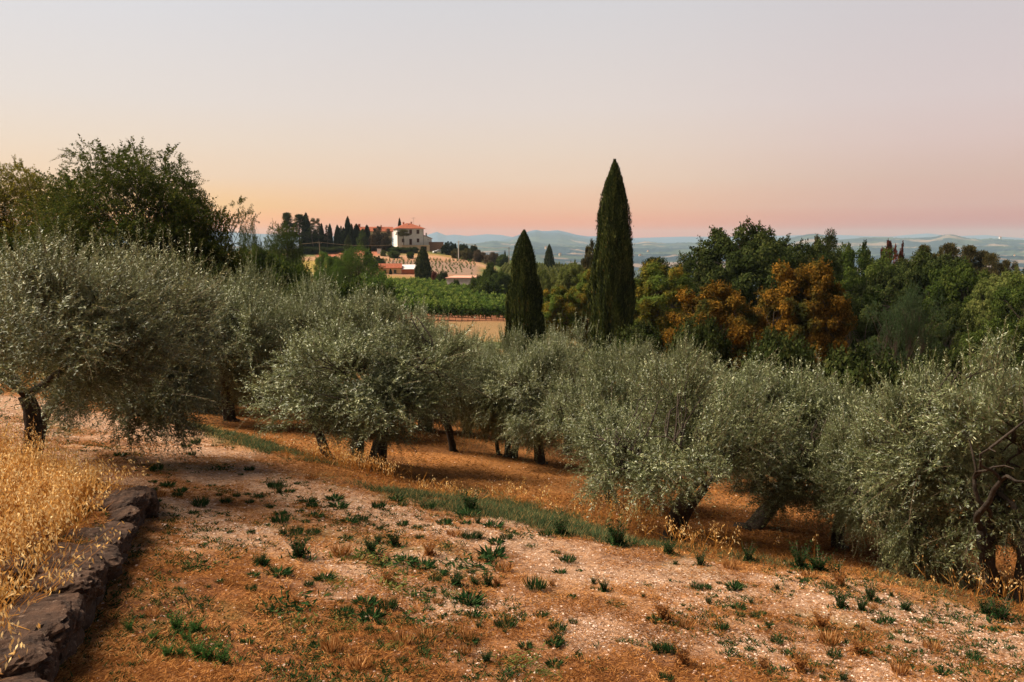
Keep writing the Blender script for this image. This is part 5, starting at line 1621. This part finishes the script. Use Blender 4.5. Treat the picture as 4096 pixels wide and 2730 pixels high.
rng = np.random.default_rng(5)
OAT = [(-420, 560), (-150, 480), (-60, 474), (30, 478), (96, 488), (116, 494), (136, 512), (112, 552), (80, 580), (40, 596), (-20, 606), (-120, 616), (-420, 640)]
P = polygon_px(OAT, 5600, rng, 0.3)
dW, sW, _ = seg_dist(P[:, 0], P[:, 1], WALL)
keep = ((-sW * dW) > 0.52) | (P[:, 1] > WALL[-1][1] + .2)
u_ = 512 + P[:, 0] / P[:, 1] * F
keep &= (u_ > -160) & (rng.random(len(P)) < sstep(0.22, 0.5, fbm(P[:, 0] * 1.2, P[:, 1] * 1.2, 12) + 0.12))
P = P[keep]
dWp = seg_dist(P[:, 0], P[:, 1], WALL)[0]
mb = MB(); oats(mb, on_ground(P), 0.34 + 0.42 * sstep(0.3, 1.8, dWp), rng, spike=11)
# stray stalks hanging over the wall
Pw = np.array([(lambda q_, d_: q_ + np.array([-d_[1], d_[0]]) * (0.28 + 0.35 * rng.random()))(*wall_pt(rng.random() * cum[-1])) for _ in range(300)])
oats(mb, on_ground(Pw, 0.0), 0.46, rng, spike=11, lean=1.3)
o = mb.build('oat_grass', 'oat'); tag(o, kind='stuff', label='tall golden dry oat grass on the terrace behind the stone wall')

mb = MB()   # paler oat clumps under the olives
for (u, v, r_, n, h_) in [(328, 464, .35, 34, .38), (372, 474, .4, 46, .40), (352, 470, .3, 26, .35), (440, 496, .35, 18, .28), (462, 500, .3, 16, .30), (628, 522, .35, 36, .45), (640, 532, .3, 34, .45), (606, 518, .4, 12, .45), (690, 548, .4, 26, .4),
                           (724, 556, .5, 18, .4), (975, 592, .4, 30, .42), (1010, 608, .4, 30, .45), (518, 505, .3, 12, .5), (545, 512, .3, 8, .5), (560, 520, .4, 10, .4), (440, 424, 1.0, 90, .35), (500, 430, 1.1, 90, .35), (395, 440, .8, 50, .35)]:
    c = ground_hit(u, v)[:2]
    Pc = c + rng.normal(size=(n, 2)) * r_ * np.array([1, .6])
    oats(mb, on_ground(Pc), h_, rng, spike=7, lean=0.5, wscale=max(1.0, c[1] / 12))
o = mb.build('oat_clumps', 'oat'); tag(o, kind='stuff', label='pale dry oat clumps around the olive trunks and along the verge')


def blades(mb, B, L, W, up, rng, rnd=None, bendy=0.3):
    n = len(B)
    az = rng.random(n) * 2 * PI
    D = np.stack([np.cos(az), np.sin(az), up * (0.5 + rng.random(n))], -1)
    leaves(mb, B, D, L * (0.5 + rng.random(n)), W, rng, 0, rnd, mid=0.35)


# straw lying on the dry soil, thin where the track is stony
rng = np.random.default_rng(6)
n = 520000
d_ = np.exp(rng.random(n) * math.log(17.0 / 3.6)) * 3.6
u_ = -70 + rng.random(n) * 1180
P = np.stack([(u_ - 512) / F * d_, d_], -1)
st_, vg_, orc_ = zones(P[:, 0], P[:, 1])
clump = fbm(P[:, 0] * 3.2, P[:, 1] * 3.2, 33, 3)
keep = rng.random(n) < np.clip((1 - 0.78 * st_) * (1 - vg_ * .7) * (0.25 + 1.5 * sstep(0.35, 0.65, clump)), 0, 1) * (1 - 0.2 * orc_)
P = P[keep]; orc_ = orc_[keep]
rv = np.clip(0.65 * rng.random(len(P)) + 0.55 * (fbm(P[:, 0] * 0.9, P[:, 1] * 0.9, 34, 3) - 0.2), 0, 1)
mb = MB(); dd = P[:, 1]
blades(mb, on_ground(P, 0.004), 0.035 + 0.03 * rng.random(len(P)), 0.0028 + 0.00040 * dd, 0.32, rng, rv * (1 - .35 * orc_))
o = mb.build('straw_litter', 'straw'); tag(o, kind='stuff', label='short dry orange straw lying on the soil of the slope')

# rough dead grass on the orchard floor
n = 150000
d_ = np.exp(rng.random(n) * math.log(46.0 / 8.0)) * 8.0
u_ = -60 + rng.random(n) * 1150
P = np.stack([(u_ - 512) / F * d_, d_], -1)
dS, sS, _ = seg_dist(P[:, 0], P[:, 1], STRIP)
vg0 = zones(P[:, 0], P[:, 1])[1]
keep = (sS * dS < -0.1) & (rng.random(n) > vg0 * 1.1) & (rng.random(n) < 0.25 + sstep(0.35, 0.6, fbm(P[:, 0] * 1.1, P[:, 1] * 1.1, 35, 3)))
P = P[keep]; dd = P[:, 1]
mb = MB(); blades(mb, on_ground(P), 0.06 + 0.07 * rng.random(len(P)), 0.003 + 0.0006 * dd, 0.5, rng, np.clip(0.7 * rng.random(len(P)) + 0.5 * (fbm(P[:, 0] * .8, P[:, 1] * .8, 36, 3) - .25), 0, 1))
o = mb.build('dead_grass', 'straw_dark'); tag(o, kind='stuff', label='rusty dead grass covering the ground under the olive trees')

# tall golden grass behind the left olives
mb = MB()
for (u, v, n, r_) in [(30, 384, 900, 2.2), (75, 380, 700, 2.0), (150, 378, 600, 2.0), (215, 393, 1400, 2.0), (250, 392, 1500, 1.8), (285, 398, 900, 1.6), (235, 400, 900, 1.4)]:
    c = ground_hit(u, v)[:2]; Pc = c + rng.normal(size=(n, 2)) * r_ * np.array([1, .5])
    blades(mb, on_ground(Pc), 0.55, 0.022, 2.4, rng, None)
o = mb.build('golden_grass', 'meadow'); tag(o, kind='stuff', label='tall golden dry grass behind the olives on the left')

# green verge along the far edge of the track and in the hollow
n = 150000
t = rng.random(n)
S_ = np.array(STRIP[:-1]); sg = np.linalg.norm(np.diff(S_, axis=0), axis=1); cm_ = np.concatenate([[0], np.cumsum(sg)])
s = t ** 0.8 * cm_[-1]; s = cm_[-1] - s
ii = np.clip(np.searchsorted(cm_, s, 'right') - 1, 0, len(sg) - 1)
dv = (S_[ii + 1] - S_[ii]) / sg[ii][:, None]
P = S_[ii] + dv * (s - cm_[ii])[:, None] + np.stack([-dv[:, 1], dv[:, 0]], -1) * (0.30 + 0.34 * rng.normal(size=n))[:, None]
Pb = np.array(ground_hit(528, 513)[:2]) + rng.normal(size=(n // 2, 2)) * np.array([1.5, 1.15])
P = np.concatenate([P, Pb])
st_, vg_, _ = zones(P[:, 0], P[:, 1])
P = P[(rng.random(len(P)) < vg_ * 1.25 * sstep(0.28, 0.48, fbm(P[:, 0] * 1.6, P[:, 1] * 1.6, 71))) & (P[:, 1] > 3)]; dd = P[:, 1]
mb = MB(); blades(mb, on_ground(P), 0.05 + 0.06 * rng.random(len(P)), 0.003 + 0.00040 * dd, 1.3, rng)
o = mb.build('verge_grass', 'strip_grass'); tag(o, kind='stuff', label='fine blue green grass along the far edge of the stony track')

# gravel on the worn wheel tracks
n = 80000
d_ = np.exp(rng.random(n) * math.log(22.0 / 3.6)) * 3.6; u_ = -40 + rng.random(n) * 1120
P = np.stack([(u_ - 512) / F * d_, d_], -1)
st_, _, _ = zones(P[:, 0], P[:, 1])
P = P[rng.random(n) < 0.10 + 0.8 * st_ ** 1.2]
n = len(P)
base = np.array([(1, 0, 0), (0, 1, 0), (-1, 0, 0), (0, -1, 0), (0, 0, .62), (0.6, 0.55, .35), (-.55, .6, .3), (-.6, -.6, .35), (.55, -.6, .3)], float)
fc = np.array([(0, 5, 4), (5, 1, 4), (1, 6, 4), (6, 2, 4), (2, 7, 4), (7, 3, 4), (3, 8, 4), (8, 0, 4)])
sz = (0.005 + 0.012 * rng.random(n) ** 4) * (0.8 + P[:, 1] * 0.03)
an = rng.random(n) * 6.28
V = base[None] * (0.7 + 0.6 * rng.random((n, 9, 3))) * sz[:, None, None]
V = np.stack([V[..., 0] * np.cos(an)[:, None] - V[..., 1] * np.sin(an)[:, None], V[..., 0] * np.sin(an)[:, None] + V[..., 1] * np.cos(an)[:, None], V[..., 2]], -1)
V += on_ground(P, 0.001)[:, None]
mb = MB(); mb.add(V.reshape(-1, 3), (fc[None] + (np.arange(n) * 9)[:, None, None]).reshape(-1, 3), 0, np.repeat(rng.random(n), 8))
leaf_mat('pebble', [(0, (0.36, 0.24, 0.18)), (0.5, (0.62, 0.46, 0.37)), (1, (0.74, 0.58, 0.46))], transl=0.0)
o = mb.build('gravel', 'pebble'); tag(o, kind='stuff', label='pale limestone gravel scattered over the wheel tracks')


# ------------------------------------------------------------------ weed tufts
def tuft_mesh(seed, kind):
    rng = np.random.default_rng(seed); mb = MB()
    if kind == 'rosette':
        n = 120; az = rng.random(n) * 6.28; r = 0.06 * rng.random(n) ** .5
        B = np.stack([np.cos(az) * r, np.sin(az) * r, 0 * r], -1)
        D = np.stack([np.cos(az) * (0.4 + rng.random(n)), np.sin(az) * (0.4 + rng.random(n)), 0.25 + 0.9 * rng.random(n)], -1)
        leaves(mb, B, D, 0.05 + 0.06 * rng.random(n), 0.014, rng, 0)
    elif kind == 'grass':
        n = 200; az = rng.random(n) * 6.28; r = 0.07 * rng.random(n) ** .5
        B = np.stack([np.cos(az) * r, np.sin(az) * r, 0 * r], -1)
        D = np.stack([np.cos(az) * rng.random(n) * .9, np.sin(az) * rng.random(n) * .9, 1 + 0 * r], -1)
        leaves(mb, B, D, 0.05 + 0.07 * rng.random(n), 0.006, rng, 0)
    elif kind == 'mat':
        n = 260; P2 = rng.normal(size=(n, 2)) * np.array([.13, .08])
        B = np.concatenate([P2, np.zeros((n, 1))], 1)
        leaves(mb, B, rng.normal(size=(n, 3)) * np.array([1, 1, .3]) + np.array([0, 0, .45]), 0.035 + 0.03 * rng.random(n), 0.012, rng, 0)
    else:
        n = 40; az = rng.random(n) * 6.28
        D = np.stack([np.cos(az) * .6, np.sin(az) * .6, 1.3 + 0 * az], -1)
        shoots(mb, np.zeros((n, 3)), D, 0.09 + 0.13 * rng.random(n), 8, 0.028, 0.009, rng, stem=0.0016)
        leaves(mb, rng.normal(size=(90, 3)) * np.array([.05, .05, .01]), rng.normal(size=(90, 3)) + np.array([0, 0, .6]), 0.06, 0.014, rng, 0)
    mats = ['weed_bright' if kind == 'broadleaf' else 'weed', 'bark_twig']
    return mb.mesh('weed_tuft', mats)


TM = [tuft_mesh(500 + i, k) for i, k in enumerate(['rosette', 'grass', 'rosette', 'mat', 'tall', 'grass', 'mat'])]
WL = ['dark rosette of weed leaves growing on the dry track', 'low dark grassy tuft growing on the dry track', 'dark rosette of weed leaves growing on the dry track', 'flat dark mat of weeds spreading on the dry track',
      'taller dark weed with upright stems on the dry track', 'low dark grassy tuft growing on the dry track', 'flat dark mat of weeds spreading on the dry track']
WGp = ['dark weed rosettes on the track', 'dark grassy tufts on the track', 'dark weed rosettes on the track', 'dark weed mats on the track', 'tall dark weeds on the track', 'dark grassy tufts on the track', 'dark weed mats on the track']


def tuft(u, v, wpx, k, rng, label=None, group=None, mat=None):
    p = near_hit(u, v)
    x, y = p
    o = bpy.data.objects.new('weed_tuft', TM[k]); sc.collection.objects.link(o)
    w_ = (1.3 + 0.5 * rng.random()) * wpx / F * y / 0.24
    o.location = (x, y, hgt(x, y) - 0.004); o.rotation_euler = (0, 0, rng.random() * 6.28)
    o.scale = (w_, w_, w_ * (0.75 + 0.5 * rng.random()) * (0.75 if k in (3, 6) else 1))
    tag(o, label or WL[k], 'weed', group or WGp[k])
    if mat:
        o.material_slots[0].link = 'OBJECT'; o.material_slots[0].material = MATS[mat]
    return o


def C2(X, Y): return ((1000 + X / 1.81) / 4, (1900 + Y / 1.81) / 4)


def C1(X, Y): return (X / 1.523 / 4, (1700 + Y / 1.523) / 4)


rng = np.random.default_rng(8)
seen = [(180, 80, 85), (210, 120, 60), (285, 112, 60), (65, 150, 55), (420, 195, 80), (450, 235, 90), (610, 175, 110), (640, 230, 110), (910, 105, 80), (1065, 160, 95), (1100, 210, 60), (1290, 230, 90), (930, 250, 100),
        (215, 290, 70), (470, 305, 90), (360, 275, 55), (715, 325, 115), (820, 310, 60), (875, 330, 45), (940, 358, 50), (610, 340, 55), (220, 350, 110), (400, 345, 60), (340, 430, 90), (455, 420, 90), (245, 445, 70),
        (1105, 350, 65), (1210, 378, 70), (1410, 355, 80), (1560, 345, 60), (1580, 280, 120), (1760, 370, 130), (1910, 440, 100), (2140, 450, 80), (695, 452, 95), (930, 475, 80), (1050, 505, 105), (1230, 470, 65), (1380, 530, 95),
        (1590, 460, 110), (1780, 490, 100), (1750, 560, 130), (2010, 515, 60), (2215, 555, 60), (2300, 610, 95), (2240, 680, 80), (350, 590, 140), (880, 560, 110), (935, 640, 170), (1130, 615, 110), (1255, 650, 125), (1375, 700, 100),
        (1500, 730, 60), (1630, 770, 90), (1340, 750, 80), (540, 740, 100), (425, 775, 80), (2075, 810, 130), (1190, 870, 150), (1300, 820, 80), (1580, 900, 140), (835, 925, 120), (1000, 945, 120), (1620, 1015, 110), (1380, 1025, 45),
        (880, 1010, 120), (960, 1050, 80), (1110, 1050, 160), (640, 1040, 150), (1850, 1110, 130), (1600, 1215, 100), (1680, 1165, 60), (1990, 1250, 80), (2330, 880, 60), (150, 970, 220), (80, 650, 90), (210, 700, 130), (1510, 660, 190),
        (2230, 1140, 120), (2200, 1360, 90), (1100, 1370, 70), (1240, 1300, 110), (430, 1340, 120), (500, 1220, 110), (1710, 1340, 110), (390, 1450, 60), (1900, 940, 40), (2340, 1080, 70), (1480, 1120, 60), (530, 840, 60)]
for X_, Y_, w_ in seen:
    u, v = C2(X_, Y_)
    k = int(rng.choice([0, 1, 2, 3, 4, 5], p=[.26, .2, .2, .1, .12, .12])) if w_ < 150 else 3
    tuft(u, v + 1.5, w_ / 1.81 / 4 * 1.05, k, rng)
for X_, Y_, w_ in [(1135, 135, 60), (1190, 110, 60), (735, 190, 60), (950, 265, 80), (1170, 175, 40), (1330, 275, 80), (1520, 270, 60), (1020, 355, 75), (930, 335, 40), (1100, 385, 60), (925, 388, 60), (1285, 353, 40), (1080, 418, 60), (1335, 415, 40),
                   (1365, 395, 45), (1440, 425, 40), (1510, 420, 40), (1580, 430, 50), (1520, 463, 50), (1380, 465, 80), (1225, 495, 110), (1645, 508, 40), (950, 480, 50), (1180, 540, 50), (1340, 540, 40), (1065, 560, 40), (1530, 660, 50),
                   (1150, 870, 110), (1340, 970, 50), (1590, 840, 90), (1540, 915, 60), (1265, 1000, 40), (1530, 1010, 60), (1085, 1010, 40), (1500, 1300, 60), (1370, 1220, 60)]:
    u, v = C1(X_, Y_)
    tuft(u, v + 1.5, w_ / 1.523 / 4, int(rng.choice([0, 1, 2, 3, 5])), rng)
BG = 'bright green leafy weeds near the stone wall'
for X_, Y_, w_ in [(785, 1240, 60), (930, 1285, 80), (1080, 1230, 110), (1140, 1300, 80), (1190, 1235, 80), (1200, 1385, 110), (1265, 1405, 100), (1095, 1380, 60), (1020, 1390, 80), (1360, 1440, 90), (1340, 1340, 50)]:
    u, v = C1(X_, Y_)
    tuft(u, v + 2, w_ / 1.523 / 4 * 1.1, 4, rng, 'bright green leafy weed at the bottom of the picture near the wall', BG, 'weed_bright')
TM_b = None
cnt = 0
while cnt < 150:
    u = rng.random() * 1040; v = 470 + 212 * rng.random()
    x, y = near_hit(u, v)
    d, s, _ = seg_dist(np.array([x]), np.array([y]), STRIP)
    dw, sw_, _ = seg_dist(np.array([x]), np.array([y]), WALL)
    if d[0] * s[0] < 0.5 or (sw_[0] * dw[0] < 0.35 and y < WALL[-1][1] + 1): continue
    if u < 620 and rng.random() < 0.6: continue
    if u < 330 and rng.random() < 0.6: continue
    if cnt % 4 == 0: tuft(u, v, 8 + 14 * rng.random() * (v - 400) / 250, int(rng.choice([1, 4, 5])), rng, 'dry straw coloured tuft among the weeds of the track', 'dry straw coloured tufts', 'straw')
    else: tuft(u, v, 5 + 13 * rng.random() ** 1.8 * (v - 400) / 250, int(rng.choice([0, 1, 2, 3, 4, 5])), rng)
    cnt += 1
# scattered seedlings too small to count
n = 9500
d_ = np.exp(rng.random(n) * math.log(18.0 / 3.6)) * 3.6; u_ = -20 + rng.random(n) * 1080
P = np.stack([(u_ - 512) / F * d_, d_], -1)
st_, _, orc_ = zones(P[:, 0], P[:, 1])
P = P[(orc_ < .3) & (rng.random(n) < sstep(0.40, 0.62, fbm(P[:, 0] * .9, P[:, 1] * .9, 44, 3)))]
q = 14
Pn = np.repeat(P, q, 0) + np.repeat(0.010 + 0.035 * rng.random(len(P)), q)[:, None] * rng.normal(size=(len(P) * q, 2))
mb = MB(); blades(mb, on_ground(Pn), 0.026 + 0.026 * rng.random(len(Pn)), 0.010, 0.9, rng)
o = mb.build('seedlings', 'weed'); tag(o, kind='stuff', label='tiny dark seedlings sprinkled over the dry slope')
# finer pale green patches
PG = 'thin yellow green grass patches on the track'
for X_, Y_, w_ in [(1000, 820, 200), (620, 790, 150), (700, 600, 200), (280, 1080, 150), (1850, 1380, 170), (1960, 1350, 80), (960, 1290, 120), (2150, 1430, 100), (1400, 860, 90), (640, 1100, 130), (2060, 1440, 120)]:
    u, v = C2(X_, Y_)
    tuft(u, v, w_ / 1.81 / 4, 6, rng, 'thin yellow green grass patch on the dry track', PG, 'leaf_pale')
# larger verge weeds
VG = 'bushy green weeds along the verge'
for (u, v, w_) in [(818, 570, 26), (800, 566, 18), (835, 574, 18), (470, 512, 20), (560, 538, 18), (618, 547, 22), (604, 592, 12), (840, 610, 16), (870, 601, 16), (905, 608, 14), (748, 560, 14), (1000, 618, 24), (985, 612, 20), (700, 566, 14), (668, 556, 14)]:
    tuft(u, v, w_, 4, rng, 'bushy green weed on the grassy verge of the track', VG, 'weed')
print('foreground', round(time.time() - T0, 1))
